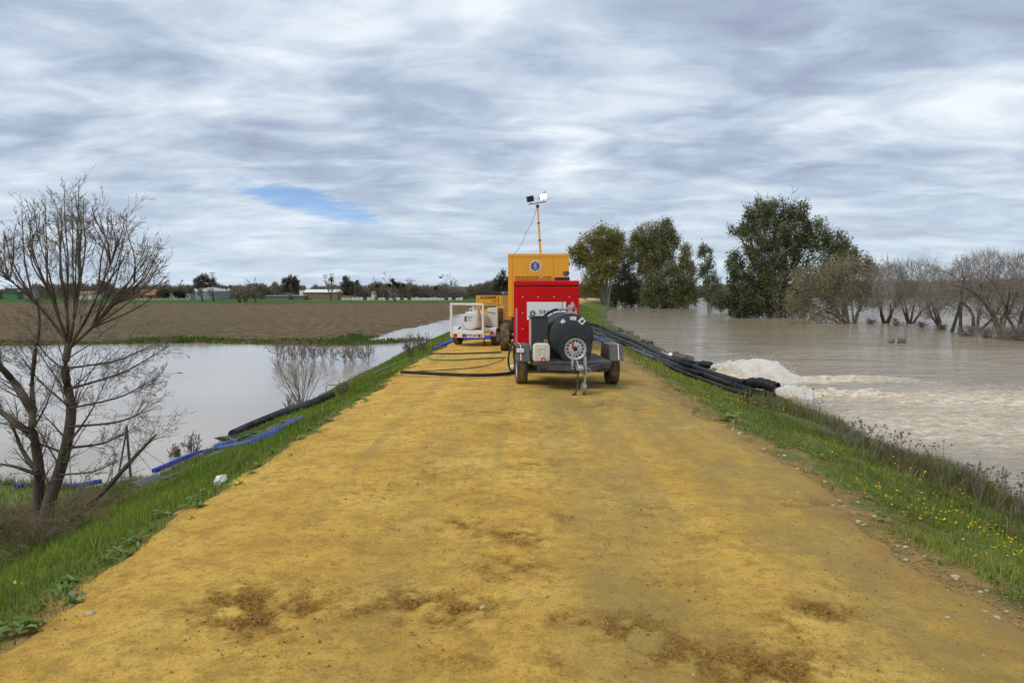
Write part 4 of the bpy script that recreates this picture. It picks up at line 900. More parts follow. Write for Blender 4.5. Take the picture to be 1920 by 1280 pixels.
def crown_pts(lobes, n, rg, clump=.5, per=55):
    """leaf positions in clumps through a set of ellipsoids (c, r)"""
    vol = np.array([l[1][0] * l[1][2] for l in lobes]); vol = vol / vol.sum(); out, cid = [], []; k = 0
    for (c_, r_), v_ in zip(lobes, vol):
        m_ = max(3, int(n * v_ / per)); d_ = rg.normal(0, 1, (m_, 3)); d_ /= np.linalg.norm(d_, axis=1, keepdims=True)
        cc = np.array(c_) + d_ * (rg.uniform(.25, 1, (m_, 1)) ** .45) * np.array(r_)
        pts = np.repeat(cc, per, 0) + rg.normal(0, clump * .72, (m_ * per, 3)) * np.array([.9, .9, 1.25]); out.append(pts); cid.append(np.repeat(np.arange(m_) + k, per)); k += m_
    return np.concatenate(out), np.concatenate(cid)
def leafy_tree(name, label, cat, base, lobes_px, Y, n, size, pal, seed, group=None, trunk_r=.2, clump=.5, dep=.7, bark='bark_pale', droop=.6, asp=.33, twigs=0):
    rg = np.random.default_rng(seed); root = empty(name, tuple(base), label=label, cat=cat, group=group); b_ = np.array(base)
    lobes = []
    for (cx, cy, rx, ry) in lobes_px:
        c_ = at(cx, cy, Y); s_ = Y / F; dy_ = rg.uniform(-.5, .5) * rx * s_ * dep
        lobes.append((np.array(c_) + [0, dy_, 0] - b_, np.array([rx * s_, rx * s_ * dep, ry * s_])))
    P, cid = crown_pts(lobes, n, rg, clump)
    P = P[P[:, 2] > .05 - min(0, b_[2] - ZR) * 0]; cid = cid[:len(P)]
    pal = np.array(pal); cc = pal[rg.integers(0, len(pal), cid.max() + 1)] * rg.uniform(.72, 1.25, (cid.max() + 1, 1)); cols = cc[cid] * rg.uniform(.75, 1.3, (len(P), 1))
    V, F_, Cc = leaves(P, size, cols, rg, droop, asp); np_mesh('crown', V, F_, mt['leaf'], root, col=Cc)
    T = Tubes(); nl = len(lobes)
    for i, (c_, r_) in enumerate(lobes):
        q0 = np.array([rg.normal(0, trunk_r), rg.normal(0, trunk_r), -.6]); q2 = c_ + [0, 0, r_[2] * .5]; mid = np.array([c_[0] * .35, c_[1] * .35, q2[2] * .5]) + rg.normal(0, .25, 3)
        pts = [(1 - s_) ** 2 * q0 + 2 * s_ * (1 - s_) * mid + s_ * s_ * q2 for s_ in np.linspace(0, 1, 8)]; ds = [unit(pts[min(k + 1, 7)] - pts[max(k - 1, 0)]) for k in range(8)]
        rr = trunk_r * (1 if i == 0 else .6); T.add(pts, np.linspace(rr, rr * .2, 8), 7)
        kids(T, pts, ds, np.linalg.norm(q2 - q0) * .55, rr * .5, 0, dict(kids=[5, 4] if not twigs else [9, 8, twigs], ang=.75, wob=.16, up=.05, rk=.45, lk=.5, rmin=.012 * Y / 60, t0=.35), rg)
    T.build('trunk', mt[bark], root)
    return root
def bare_tree(name, label, cat, base, h, seed, P, stems=1, spread=.3, r=.06, group=None, mats=('bark', 'twig'), lean=(0, 0)):
    rg = np.random.default_rng(seed); root = empty(name, tuple(base), label=label, cat=cat, group=group); T, K = Tubes(), Tubes()
    for i in range(stems):
        a = rg.uniform(0, 2 * math.pi); d = unit(np.array([math.cos(a) * spread * rg.uniform(.3, 1.2) + lean[0], math.sin(a) * spread * rg.uniform(.3, 1.2) + lean[1], 1.0])); L = h * rg.uniform(.7, 1.0)
        pts = [np.array([rg.normal(0, r * 1.2), rg.normal(0, r * 1.2), -.15])]; ds = [d]; n = 7
        for k in range(n - 1): d = unit(d + rg.normal(0, P['wob'], 3) + [0, 0, P['up']]); pts.append(pts[-1] + d * L / (n - 1)); ds.append(d)
        rr = r * rg.uniform(.6, 1); T.add(pts, np.maximum(np.linspace(rr, rr * .25, n), P['rmin']), 7 if r > .03 else 4); kids(K, pts, ds, L, rr * .6, 0, P, rg)
    T.build('trunk' if r > .03 else 'stems', mt[mats[0]], root); K.build('crown' if r > .03 else 'twigs', mt[mats[1]], root); return root
def blades(P, H, W, cols, rg, lean=.35, curl=.5):
    """bent grass blades, 3 triangles each"""
    n = len(P); a = rg.uniform(0, 2 * np.pi, n); s = np.stack([np.cos(a), np.sin(a), 0 * a], 1); f = np.stack([-np.sin(a), np.cos(a), 0 * a], 1)
    l = rg.normal(0, lean, (n, 1)); up = np.array([[0, 0, 1.]]); H = H[:, None]; W = W[:, None]
    m1 = P + up * H * .5 + f * H * l * .35; tp_ = P + up * H * (1 - .25 * np.abs(l)) + f * H * l * (1 + curl * rg.random((n, 1)))
    V = np.stack([P - s * W * .5, P + s * W * .5, m1 - s * W * .4, m1 + s * W * .4, tp_], 1).reshape(-1, 3)
    b = (np.arange(n) * 5)[:, None]; F_ = np.concatenate([b + [[0, 1, 3]], b + [[0, 3, 2]], b + [[2, 3, 4]]]); return V, F_, np.repeat(cols, 5, 0)
def pick(pal, n, rg, v_=.3): return np.array(pal)[rg.integers(0, len(pal), n)] * rg.uniform(1 - v_, 1 + v_, (n, 1))

# ================================================================== grass on the banks
GP = [(.15, .245, .022), (.19, .29, .028), (.125, .21, .02), (.25, .31, .04), (.22, .26, .045)]
DRY = [(.24, .19, .105), (.19, .165, .075), (.15, .15, .055), (.29, .24, .14), (.13, .145, .045)]
def scatter(n, y0, y1, u0, u1, rg, dens):
    Y = np.exp(rg.uniform(math.log(y0), math.log(y1), n)); u = rg.uniform(u0, u1, n); X = u + shift(Y); k = rg.random(n) < dens(u, Y, X); return X[k], Y[k], u[k]
def grass(name, label, n, y0, y1, u0, u1, dens, hgt, pal, seed, wmul=1.0, lean=.4, zmin=-9.0):
    rg = np.random.default_rng(seed); X, Y, u = scatter(n, y0, y1, u0, u1, rg, dens); Z = terr(X, Y); k = Z > zmin; X, Y, u, Z = X[k], Y[k], u[k], Z[k]; n = len(X)
    H = hgt(u, Y, X) * rg.uniform(.5, 1.35, n); W = (.0026 + .00065 * Y) * rg.uniform(.7, 1.4, n) * wmul
    tone = .5 + fbm(X * .9, Y * .9, seed + 5, 3); cols = pick(pal, n, rg) * (.75 + .5 * np.clip(tone, 0, 1))[:, None]
    V, F_, C = blades(np.stack([X, Y, Z - .01], 1), H, W, cols, rg, lean); return np_mesh(name, V, F_, mt['grass'], col=C, kind='stuff', label=label)
patch = lambda X, Y, s, a, b: sstep(fbm(X * s, Y * s, 301, 4), a, b)
grass('grass', 'bright green grass on the left slope of the levee', 130000, 2.2, 75, -6.9, -2.35, lambda u, Y, X: sstep(-u + fbm(X * 2.5, Y * 2.5, 311, 4) * .55, 2.60, 2.98) * (1 - .85 * sstep(-u + fbm(X, Y, 312, 3) * .9, 5.2, 6.6) * sstep(Y, 11, 15)),
      lambda u, Y, X: (.085 + .05 * patch(X, Y, 1.2, -.2, .5)) * (1 - .45 * (1 - sstep(-u, 2.75, 3.3))), GP + GP + [(.24, .20, .08), (.19, .165, .06)], 401)
grass('grass', 'green grass around the foot of the bare tree', 40000, 3.0, 15.5, -16, -6.0, lambda u, Y, X: .35 + .6 * patch(X, Y, .8, -.3, .4), lambda u, Y, X: .10 + .06 * patch(X, Y, .9, -.2, .5), GP[:3] + DRY[2:3], 402, zmin=ZL)
grass('grass', 'green grass on the right slope of the levee', 165000, 2.2, 110, 2.55, 6.6, lambda u, Y, X: sstep(u + fbm(X * 2.2, Y * 2.2, 313, 4) * .6, 2.75, 3.4) * (1 - .75 * sstep(u + fbm(X * .8, Y * .8, 314, 3) * .8, 4.7, 5.8)) * (.55 + .45 * patch(X, Y, 1.4, -.3, .25)),
      lambda u, Y, X: .042 + .055 * patch(X, Y, 1.1, -.2, .5), GP + [(.27, .29, .05), (.25, .25, .06), (.24, .20, .08), (.20, .17, .07)], 403)
grass('dry_grass', 'tall dry brownish grass along the right waterline', 90000, 2.6, 21, 4.5, 7.5, lambda u, Y, X: sstep(u + fbm(X * .9, Y * .9, 315, 4) * .8, 4.5, 5.6) * (.12 + .88 * patch(X, Y, .8, -.2, .35)) * (1 - .9 * sstep(Y, 13, 20)), lambda u, Y, X: .09 + .26 * patch(X, Y, .8, -.1, .6), DRY + [(.11, .15, .03)] * 2, 404, .8, .45, zmin=ZR - .05)
grass('dry_grass', 'dry brown grass fringe along the left waterline', 30000, 9, 45, -8.6, -5.6, lambda u, Y, X: patch(X, Y, .8, -.15, .35) * .8, lambda u, Y, X: .08 + .10 * patch(X, Y, .7, -.1, .5), DRY, 405, .8, .4, zmin=ZL - .05)
grass('dry_grass', 'brown reeds at the far edge of the tree foot', 12000, 12.6, 14.6, -15, -8.0, lambda u, Y, X: .25 + .75 * patch(X, Y, .9, -.1, .3), lambda u, Y, X: .16 + .14 * patch(X, Y, .6, -.2, .4), DRY[:4], 406, .8, .3, zmin=ZL - .08)
# green strip fringing the ploughed field
rg = np.random.default_rng(55); n = 60000; X = rg.uniform(-75, -6.5, n); Y = np.exp(rg.uniform(math.log(48), math.log(64), n)); sd_ = in_poly(X, Y, poly)
k = (sd_ > -.2) & (sd_ < 2.4 + fbm(X * .1, Y * .1, 320, 3) * 1.5) & (Y < 58.5); X, Y, sd_ = X[k], Y[k], sd_[k]; Z = np.maximum(field_z(X, Y, sd_), ZL - .05); n = len(X)
V, F_, C = blades(np.stack([X, Y, Z - .03], 1), rg.uniform(.08, .30, n) * (.6 + .9 * np.clip(.5 + fbm(X * .25, Y * .25, 330, 3), 0, 1)), rg.uniform(.03, .08, n), pick([(.075, .15, .022), (.095, .18, .028), (.06, .12, .02)], n, rg), rg, .5); np_mesh('field_edge_grass', V, F_, mt['grass'], col=C, kind='stuff', label='band of green grass along the near edge of the ploughed field')
# yellow flowers
def flowers(name, label, n, y0, y1, u0, u1, dens, seed):
    rg = np.random.default_rng(seed); X, Y, u = scatter(n, y0, y1, u0, u1, rg, dens); n = len(X); Z = terr(X, Y); H = rg.uniform(.07, .19, n); r = rg.uniform(.004, .0085, n) * (1 + Y * .05)
    c = np.stack([X, Y, Z + H], 1); q = np.arange(6) * np.pi / 3; tilt = rg.normal(0, .45, (n, 2))
    ring = np.stack([np.cos(q)[None] * r[:, None], np.sin(q)[None] * r[:, None], np.zeros((n, 6))], -1); ring[..., 2] = ring[..., 0] * tilt[:, :1] + ring[..., 1] * tilt[:, 1:] + .2 * r[:, None]
    V = np.concatenate([c[:, None], c[:, None] + ring], 1).reshape(-1, 3); b = (np.arange(n) * 7)[:, None]; F_ = np.concatenate([b + [[0, 1 + k, 1 + (k + 1) % 6]] for k in range(6)])
    np_mesh(name, V, F_, mt['petal'], col=np.repeat(pick([(.75, .48, .01), (.80, .60, .02), (.70, .38, .01)], n, rg, .15), 7, 0), kind='stuff', label=label)
flowers('yellow_flowers', 'scattered small yellow flowers in the right bank grass', 5600, 2.8, 34, 3.0, 5.2, lambda u, Y, X: patch(X, Y, .9, -.05, .5) * (.35 + .65 * np.exp(-((u - 3.6) / .6) ** 2)), 501)
flowers('yellow_flowers', 'few yellow flowers along the left track edge', 260, 2.8, 16, -3.9, -2.75, lambda u, Y, X: patch(X, Y, .9, .0, .5), 502)

# ---- broad-leaved weeds along the track
def leaf_mesh(L, Wd, bend, col):
    n = 6; V = []; 
    for i in range(n):
        t_ = i / (n - 1); w_ = Wd * math.sin(math.pi * (t_ * .86 + .10)) ** .8 * (1 + .18 * (-1) ** i); z_ = L * (.55 * t_ - bend * t_ * t_); x_ = L * t_ * .9
        V += [(x_, -w_ / 2, z_ + w_ * .25), (x_, 0, z_), (x_, w_ / 2, z_ + w_ * .25)]
    F_ = [(i * 3 + j, i * 3 + j + 1, (i + 1) * 3 + j + 1, (i + 1) * 3 + j) for i in range(n - 1) for j in range(2)]
    return np_mesh('leaf', np.array(V), np.array(F_), mt['leaf'], smooth=True, col=np.tile(col, (len(V), 1)), mesh_only=True)
lm_ = [leaf_mesh(.10, .032, .55, (.17, .25, .05)), leaf_mesh(.125, .034, .75, (.23, .31, .09)), leaf_mesh(.085, .036, .45, (.29, .35, .15)), leaf_mesh(.11, .028, .62, (.14, .22, .04))]
rg = np.random.default_rng(61)
def weed(x, y, s, label, group, nl=9):
    o = empty('broadleaf_weed', (x, y, tz(x, y) + .01), rg.uniform(0, 6), label=label, cat='weed', group=group); o.scale = (s, s, s)
    for k in range(nl):
        l_ = bpy.data.objects.new('leaf', lm_[rg.integers(0, 4)]); link(l_, o); l_.rotation_euler = (rg.normal(0, .2), rg.uniform(-.45, .35), k * 2.4 + rg.normal(0, .3)); q = rg.uniform(.7, 1.3); l_.scale = (q, q, q); l_.location = (rg.normal(0, .015), rg.normal(0, .015), rg.uniform(0, .04))
for i in range(64):
    Y_ = math.exp(rg.uniform(math.log(3.7), math.log(15))); weed(-2.92 + rg.normal(0, .14), Y_, rg.uniform(.5, .9), 'low broad-leaved green weed on the left edge of the track', 'weeds along the left track edge')
g_ = ground(40, 1190); weed(g_.x, g_.y, 1.15, 'large leafy weed at the bottom left corner of the track', None, 14)
for i in range(30):
    Y_ = math.exp(rg.uniform(math.log(4.2), math.log(16))); weed(3.15 + rg.normal(0, .22), Y_, rg.uniform(.45, .9), 'low broad-leaved green weed on the right edge of the track', 'weeds along the right track edge', 7)
for q in ((1368, 785), (1372, 792), (1362, 790)): g_ = ground(*q); weed(g_.x, g_.y, 1.5, 'dark leafy weed clump on the right verge near the hoses', 'dark weed clump by the hoses', 12)

# ---- stones and clods
def stone_mesh(seed, k=0):
    import bmesh
    bm = bmesh.new(); bmesh.ops.create_icosphere(bm, subdivisions=4 if k else 1, radius=1)
    r_ = random.Random(seed); ax = [Vector((r_.gauss(0, 1), r_.gauss(0, 1), r_.gauss(0, 1))).normalized() for _ in range(9)]; dd_ = [r_.uniform(.55, .9) for _ in ax]
    for v_ in bm.verts:
        for a, d_ in zip(ax, dd_):
            e_ = v_.co.dot(a) - d_
            if e_ > 0: v_.co -= a * e_ * .85
        v_.co *= 1 + (float(fbm(v_.co.x * 2.2 + v_.co.z * 1.3 + seed, v_.co.y * 2.2 - v_.co.z * 1.7, seed, 4, .6)) * .42 if k else r_.uniform(-.05, .05))
    V = np.array([v_.co[:] for v_ in bm.verts]); F_ = np.array([[v_.index for v_ in f_.verts] for f_ in bm.faces]); bm.free(); return V, F_
SM = [stone_mesh(i) for i in range(6)]; BM_ = [stone_mesh(20 + i, 1) for i in range(5)]
peb = [np_mesh('pebble', V * [1, .8, .55], F_, mt['pebble'], mesh_only=True) for V, F_ in SM]
def put(name, mesh, loc, s, label, cat, group=None):
    o = bpy.data.objects.new(name, mesh); link(o); o.location = loc; o.scale = (s,) * 3 if isinstance(s, float) else s; o.rotation_euler = (rg.normal(0, .2), rg.normal(0, .2), rg.uniform(0, 6)); tag(o, label, cat, group); return o
for i in range(70):
    Y_ = math.exp(rg.uniform(math.log(3.4), math.log(11))); x = 2.72 + rg.normal(0, .17); s = float(rg.uniform(.012, .036)); put('pebble', peb[i % 6], (x, Y_, tz(x, Y_) + s * .2), s, 'pale stone in the rubble along the right track edge', 'stone', 'pale stones along the right track edge')
for (px, py, s, lb) in ((170, 1160, .030, 'pale flat stone by the weeds at the lower left of the track'), (905, 1148, .022, 'pale stone in the churned mud at the centre of the track'), (1575, 945, .030, 'roundish pale stone beside the right verge'), (1640, 975, .035, 'largest pale stone in the rubble below the yellow flowers')):
    g_ = ground(px, py); put('pebble', peb[1], (g_.x, g_.y, g_.z + .03), s, lb, 'stone')
def stuff_stones(name, label, X, Y, Z, s, mat, seed):
    r2 = np.random.default_rng(seed); V0, F0 = SM[0]; n = len(X); a = r2.uniform(0, 6.3, n); c, sn = np.cos(a)[:, None], np.sin(a)[:, None]; sc = r2.uniform(.6, 1.4, (n, 3)) * s[:, None] * [1, .9, .6]
    L = V0[None] * sc[:, None]; V = np.stack([L[..., 0] * c - L[..., 1] * sn + X[:, None], L[..., 0] * sn + L[..., 1] * c + Y[:, None], L[..., 2] + Z[:, None]], -1)
    np_mesh(name, V.reshape(-1, 3), (F0[None] + (np.arange(n) * len(V0))[:, None, None]).reshape(-1, 3), mat, kind='stuff', label=label)
rg = np.random.default_rng(64); n = 60000; Y = np.exp(rg.uniform(math.log(2.6), math.log(16), n)); X = rg.uniform(-2.6, 2.6, n); k = rg.random(n) < mud_at(X, Y) * .5 + .003; X, Y = X[k], Y[k]
stuff_stones('mud_clods', 'small brown clods scattered on the churned track', X, Y, terr(X, Y) + .022, (.0018 + .0075 * rg.random(len(X)) ** 4) * (1 + .03 * Y), M('clod', (.33, .185, .045), .95, var=.3), 65)
n = 3600; Y = np.exp(rg.uniform(math.log(2.6), math.log(18), n)); X = 2.70 + rg.normal(0, .26, n)
stuff_stones('edge_rubble', 'loose stony rubble along the right edge of the track', X, Y, terr(X, Y) + .005, rg.uniform(.003, .013, n), M('rubble', (.33, .21, .08), .9, var=.5, scale=3), 66)
n = 9000; Y = np.exp(rg.uniform(math.log(2.5), math.log(13), n)); X = rg.uniform(-2.6, 2.6, n); k = rg.random(n) < .25 + .75 * sstep(fbm(X * 1.5, Y * 1.5, 340, 3), -.2, .5); X, Y = X[k], Y[k]; n = len(X)
oct_v = np.array([[1, 0, 0], [-1, 0, 0], [0, 1, 0], [0, -1, 0], [0, 0, 1], [0, 0, -.3]], float); oct_f = np.array([[0, 2, 4], [2, 1, 4], [1, 3, 4], [3, 0, 4]])
s_ = (.0018 + .0055 * rg.random(n) ** 3) * (1 + .06 * Y); V = oct_v[None] * (s_[:, None, None] * rg.uniform(.6, 1.5, (n, 1, 3)) * [1, 1, .8]) + np.stack([X, Y, terr(X, Y) + .022], -1)[:, None]
np_mesh('crumbs', V.reshape(-1, 3), (oct_f[None] + (np.arange(n) * 6)[:, None, None]).reshape(-1, 3), M('crumb', (.22, .125, .035), .95, var=.4, scale=2), kind='stuff', label='tiny dark crumbs of earth strewn over the track')
n = 900; Y = np.exp(rg.uniform(math.log(2.6), math.log(14), n)); X = rg.uniform(-2.6, 2.6, n)
stuff_stones('grit', 'fine pale grit on the track', X, Y, terr(X, Y) + .02, rg.uniform(.003, .008, n), mt['pebble'], 67)
rk = [np_mesh('boulder', V * [1, .75, .6], F_, mt['rock'], mesh_only=True, smooth=False) for V, F_ in BM_]; mk = [np_mesh('mud_lump', V * [1, .8, .55], F_, mt['mudrock'], mesh_only=True) for V, F_ in BM_]
for i, (px, py, s, lb) in enumerate(((300, 905, .30, 'large dark wet rock below the end of the blue hose'), (335, 893, .20, 'smaller dark rock right of the large one on the left bank'), (410, 852, .22, 'dark rock at the waterline beside the blue hose'), (480, 818, .30, 'long dark rock under the thick black hose'), (520, 806, .26, 'dark rock farther along under the thick black hose'), (560, 790, .2, 'small dark rock between black and blue hose'), (434, 826, .26, 'dark rock hiding the lower end of the thick black hose'))):
    g_ = ground(px, py); put('boulder', rk[i % 5], (g_.x, g_.y, g_.z + s * .02), (s * 1.5, s, s * .55), lb, 'rock')
g_ = on_z(1497, 778, ZR); put('boulder', rk[2], (g_.x, g_.y, ZR + .06), (.28, .22, .22), 'dark wet rock at the right waterline below the outlets', 'rock')
for i in range(34):
    Y_ = rg.uniform(27, 60); x = 7.0 + shift(Y_) + rg.normal(0, .35); s = float(rg.uniform(.10, .30)); put('mud_lump', mk[i % 5], (float(x), Y_, max(tz(x, Y_), ZR - .05) + s * .15), (s * 1.3, s, s), 'lump of eroded brown mud on the far right waterline', 'mud lump', 'mud lumps along the right waterline')
# litter
V, F_ = stone_mesh(77, 1); crump = 1 + .5 * np.abs(fbm(V[:, 0] * 3 + V[:, 2] * 2, V[:, 1] * 3 - V[:, 2], 88, 4, .6)) - .12
g_ = ground(413, 907); put('plastic_bag', np_mesh('plastic_bag', V * crump[:, None] * [1, .7, .55], F_, mt['bag'], mesh_only=True), (g_.x, g_.y, g_.z + .045), .088, 'crumpled white plastic bag on the left edge of the track', 'bag')
for k, (px, py, lb) in enumerate(((1246, 668, 'left white scrap of litter beside the upper hoses'), (1254, 670, 'right white scrap of litter beside the upper hoses'))):
    g_ = ground(px, py); mq = Matrix.Translation(g_ + Vector((0, 0, .10))) @ Matrix.Rotation(R(25 - 50 * k), 4, 'Y') @ Matrix.Rotation(R(30), 4, 'X'); MB().box(-.14, .14, -.09, .09, -.006, .006, mq).build('litter_sheet', mt['whiteclean'], None, label=lb, cat='litter')
for (px, py, s, lb) in ((612, 752, 1, 'bent green stake in the grass by the thick black hose'), (452, 838, .6, 'short bent green stake beside the blue hoses')):
    g_ = ground(px, py); MB().tube([g_, g_ + Vector((0, 0, .35 * s)), g_ + Vector((.04, 0, .40 * s)), g_ + Vector((.40 * s, .1, .38 * s))], .012, 6).build('green_stake', mt['greenhose'], None, label=lb, cat='stake')

# ================================================================== left bare tree
rg = np.random.default_rng(12); YT = ground(88, 1012).y; base = at(88, 1010, YT); base.z = tz(base.x, YT)
bt = empty('bare_tree', tuple(base), label='bare multi-stemmed tree at the left edge with fine upswept twigs', cat='tree'); T, K = Tubes(), Tubes()
def pxl(pts, jit=.10):
    out = []
    for i, (x, y) in enumerate(pts): out.append(np.array(at(x, y, YT + (rg.normal(0, jit) if i else 0))) - np.array(base))
    return [np.array(v_) for v_ in smooth_path([tuple(q) for q in out], 3)]
PT = dict(kids=[12, 8, 2], ang=.62, wob=.06, up=.035, rk=.42, lk=.42, rmin=.0017, t0=.10)
def limb(px, r0, r1, nk, jit=.10, P=PT, store=T):
    pts = pxl(px, jit); n = len(pts); store.add(pts, np.linspace(r0, r1, n), 9 if r0 > .03 else 6); ds = [unit(pts[min(i + 1, n - 1)] - pts[max(i - 1, 0)]) for i in range(n)]
    L = sum(np.linalg.norm(pts[i + 1] - pts[i]) for i in range(n - 1)); Q = dict(P); Q['kids'] = [nk] + P['kids'][1:]; kids(K, pts, ds, L * .85, r0 * .55, 0, Q, rg)
limb([(84, 1010), (90, 950), (110, 890), (125, 835), (134, 770), (127, 725), (122, 690), (129, 645)], .084, .042, 20)
limb([(70, 1012), (72, 940), (74, 885), (66, 830), (61, 800), (62, 770)], .074, .042, 12)
limb([(62, 772), (45, 745), (25, 715), (5, 692), (-25, 665)], .058, .03, 9); limb([(63, 775), (60, 720), (66, 660), (74, 610), (70, 560)], .034, .012, 12); limb([(64, 812), (30, 795), (0, 770), (-30, 755)], .048, .02, 9)
limb([(100, 1008), (150, 960), (200, 915), (240, 870), (268, 840), (292, 815)], .045, .012, 11); limb([(70, 885), (45, 850), (30, 815), (20, 790)], .035, .012, 6); limb([(72, 890), (30, 875), (-10, 868)], .028, .012, 5)
# limbs above the main fork, then whips from the limbs
LIMB = [[(129, 648), (100, 606), (62, 562), (18, 525), (-15, 505)], [(129, 648), (112, 600), (88, 540), (66, 485), (48, 445)], [(129, 648), (126, 590), (116, 520), (112, 460), (108, 415)], [(130, 648), (140, 590), (150, 530), (150, 470), (143, 405)],
        [(130, 650), (158, 605), (185, 550), (207, 495), (222, 450)], [(131, 652), (172, 615), (215, 570), (252, 530), (280, 500)]]
for L_ in LIMB: limb(L_, .021, .005, 18, .14, dict(PT, up=.05, lk=.32, ang=.55, kids=[0, 8, 2]))
for tip in ((-12, 470), (4, 440), (22, 425), (36, 405), (52, 425), (66, 392), (84, 405), (98, 372), (112, 395), (126, 375), (140, 350), (158, 378), (172, 402), (188, 385), (204, 405), (220, 400), (238, 425), (252, 418), (266, 450), (284, 455), (300, 478), (310, 520)) * 2:
    tip = (tip[0] + rg.normal(0, 9), tip[1] + rg.normal(8, 10))
    L_ = min(LIMB, key=lambda q: abs(q[3][0] - tip[0]) + rg.uniform(0, 40)); i_ = rg.integers(1, 4); s0 = L_[i_]; k_ = rg.uniform(-8, 8)
    limb([s0, (s0[0] * .55 + tip[0] * .45 + (tip[0] - 129) * .06 + k_, s0[1] * .58 + tip[1] * .42), (s0[0] * .2 + tip[0] * .8 + (tip[0] - 129) * .03, s0[1] * .25 + tip[1] * .75), tip], .0115, .003, 10, .30, dict(PT, up=.05, lk=.32, ang=.5, kids=[0, 7, 2]))
for st, tip, r_ in (((127, 730), (315, 650), .024), ((132, 765), (300, 705), .022), ((128, 800), (300, 760), .026), ((122, 840), (255, 800), .026), ((130, 690), (300, 640), .02), ((126, 760), (20, 640), .022), ((122, 850), (10, 780), .022), ((110, 890), (235, 855), .018), ((126, 835), (205, 700), .022), ((65, 800), (110, 690), .02), ((127, 700), (50, 610), .02)):
    mx_, my_ = (st[0] + tip[0]) / 2, (st[1] + tip[1]) / 2 + 12; limb([st, (mx_, my_), ((mx_ + tip[0]) / 2, (my_ + tip[1]) / 2 + 2), tip], r_ * .7, .003, 24, .30, dict(PT, kids=[0, 8, 2], lk=.33))
T.build('trunk', mt['bark'], bt); K.build('crown', mt['twig'], bt)
mt['brush'] = M('brushwood', (.20, .15, .085), .85, var=.3, scale=3)
# brushwood round its foot
rg2 = np.random.default_rng(13)
for i, (px, py, h_, lb) in enumerate(((40, 1015, .75, 'tangle of dry brush left of the bare tree foot'), (75, 1030, .6, 'tangle of dry brush in front of the bare tree foot'), (130, 1000, .7, 'tangle of dry brush right of the bare tree foot'), (15, 1000, .8, 'tangle of dry brush at the left picture edge'), (185, 960, .55, 'low dry brush under the right low branch'))):
    g_ = ground(px, py); bare_tree('dry_brush', lb, 'brush', g_, h_, 600 + i, dict(kids=[9, 5], ang=.7, wob=.22, up=-.02, rk=.6, lk=.6, rmin=.0021, t0=.05), 16, 1.1, .006, mats=('brush', 'brush'))
# shrubs along the left water
SP_ = dict(kids=[7, 4], ang=.62, wob=.09, up=.10, rk=.5, lk=.40, rmin=.0034, t0=.25)
g_ = ground(566, 756); bare_tree('bare_shrub', 'bare twiggy shrub on the left bank above the thick black hose', 'shrub', g_, 2.0, 701, SP_, 15, .75, .018, mats=('twig', 'twig'))
for i, (px, py, h_, lb) in enumerate(((360, 848, .55, 'small dry shrub at the waterline left of the rocks'), (330, 856, .4, 'tiny dry shrub at the waterline near the blue hose end'), (545, 770, .6, 'low dry shrub left of the bare shrub'), (770, 672, .9, 'thin bare shrub on the left bank near the white trailer'), (790, 660, .8, 'bare shrub at the waterline just left of the white trailer'), (640, 745, .5, 'low dry stems right of the bare shrub'))):
    g_ = ground(px, py); bare_tree('bare_shrub', lb, 'shrub', g_, h_, 710 + i, dict(SP_, kids=[7, 4], rmin=.004), 12, .6, .010, mats=('twig', 'twig'))
for i, px in enumerate((512, 528, 545, 560, 576, 592, 608, 624, 640, 655, 670, 682, 692)):
    g_ = on_z(px + rg2.normal(0, 4), 679 + rg2.normal(0, 3), ZL); bare_tree('flooded_shrub', 'bare shrub standing in the still floodwater', 'shrub', (g_.x, g_.y, ZL), float(rg2.uniform(.9, 1.35)), 730 + i, dict(SP_, kids=[6, 4], rmin=.006, up=.05, lk=.5), 6, .6, .013, 'bare shrubs in a row in the floodwater', ('twig', 'twig'))
# fence
fe = empty('wire_fence', tuple(at(245, 885, 13.9)), label='broken chain-link fence with green posts by the left water', cat='fence'); fo = Vector(fe.location)
A_, B_ = at(245, 886, 13.9), at(-60, 905, 13.1)
MB().tube([(0, 0, -.15), (-.05, 0, .90)], .024, 8).build('post', mt['post'], fe); MB().tube([(-.05, 0, .82), (-.28, .1, -.02)], .017, 8).build('brace', mt['post'], fe)
q = at(132, 902, 13.4) - fo; MB().tube([q + Vector((0, 0, -.2)), q + Vector((0, 0, .74))], .018, 8).build('post', mt['pale'], fe)
q = at(-55, 905, 13.1) - fo; MB().tube([q + Vector((0, 0, -.2)), q + Vector((0, 0, .8))], .018, 8).build('post', mt['post'], fe)
Wn = Tubes(); Lf = (B_ - A_).length; st_ = np.arange(-.8, Lf, .075); dirf = np.array((B_ - A_) / Lf)
for s_ in st_:
    for sg in (1, -1):
        a0, a1 = (s_, s_ + .75) if sg > 0 else (s_ + .75, s_)
        t0, t1 = (0, 1.0); lo, hi = min(a0, a1), max(a0, a1)
        if lo < 0 or hi > Lf: continue
        P0, P1 = dirf * a0, dirf * a1 + np.array([0, 0, .75]); sag = .06 * math.sin(s_ * 1.1); Wn.add([P0, (P0 + P1) / 2 + [0, sag, -.02], P1 + [0, sag, -.05 - .04 * math.sin(s_ * 2.3)]], [.0016] * 3, 3)
Wn.build('wire_mesh', mt['wire'], fe)
MB().tube([(-.05, 0, .84), (.25, 0, .45), (.62, 0, .18), (1.05, .1, .02)], .0045, 5).build('loose_wire', mt['wire'], fe); MB().tube([(-.05, 0, .80), (.12, 0, .40), (.40, 0, .05)], .0045, 5).build('loose_wire', mt['wire'], fe)

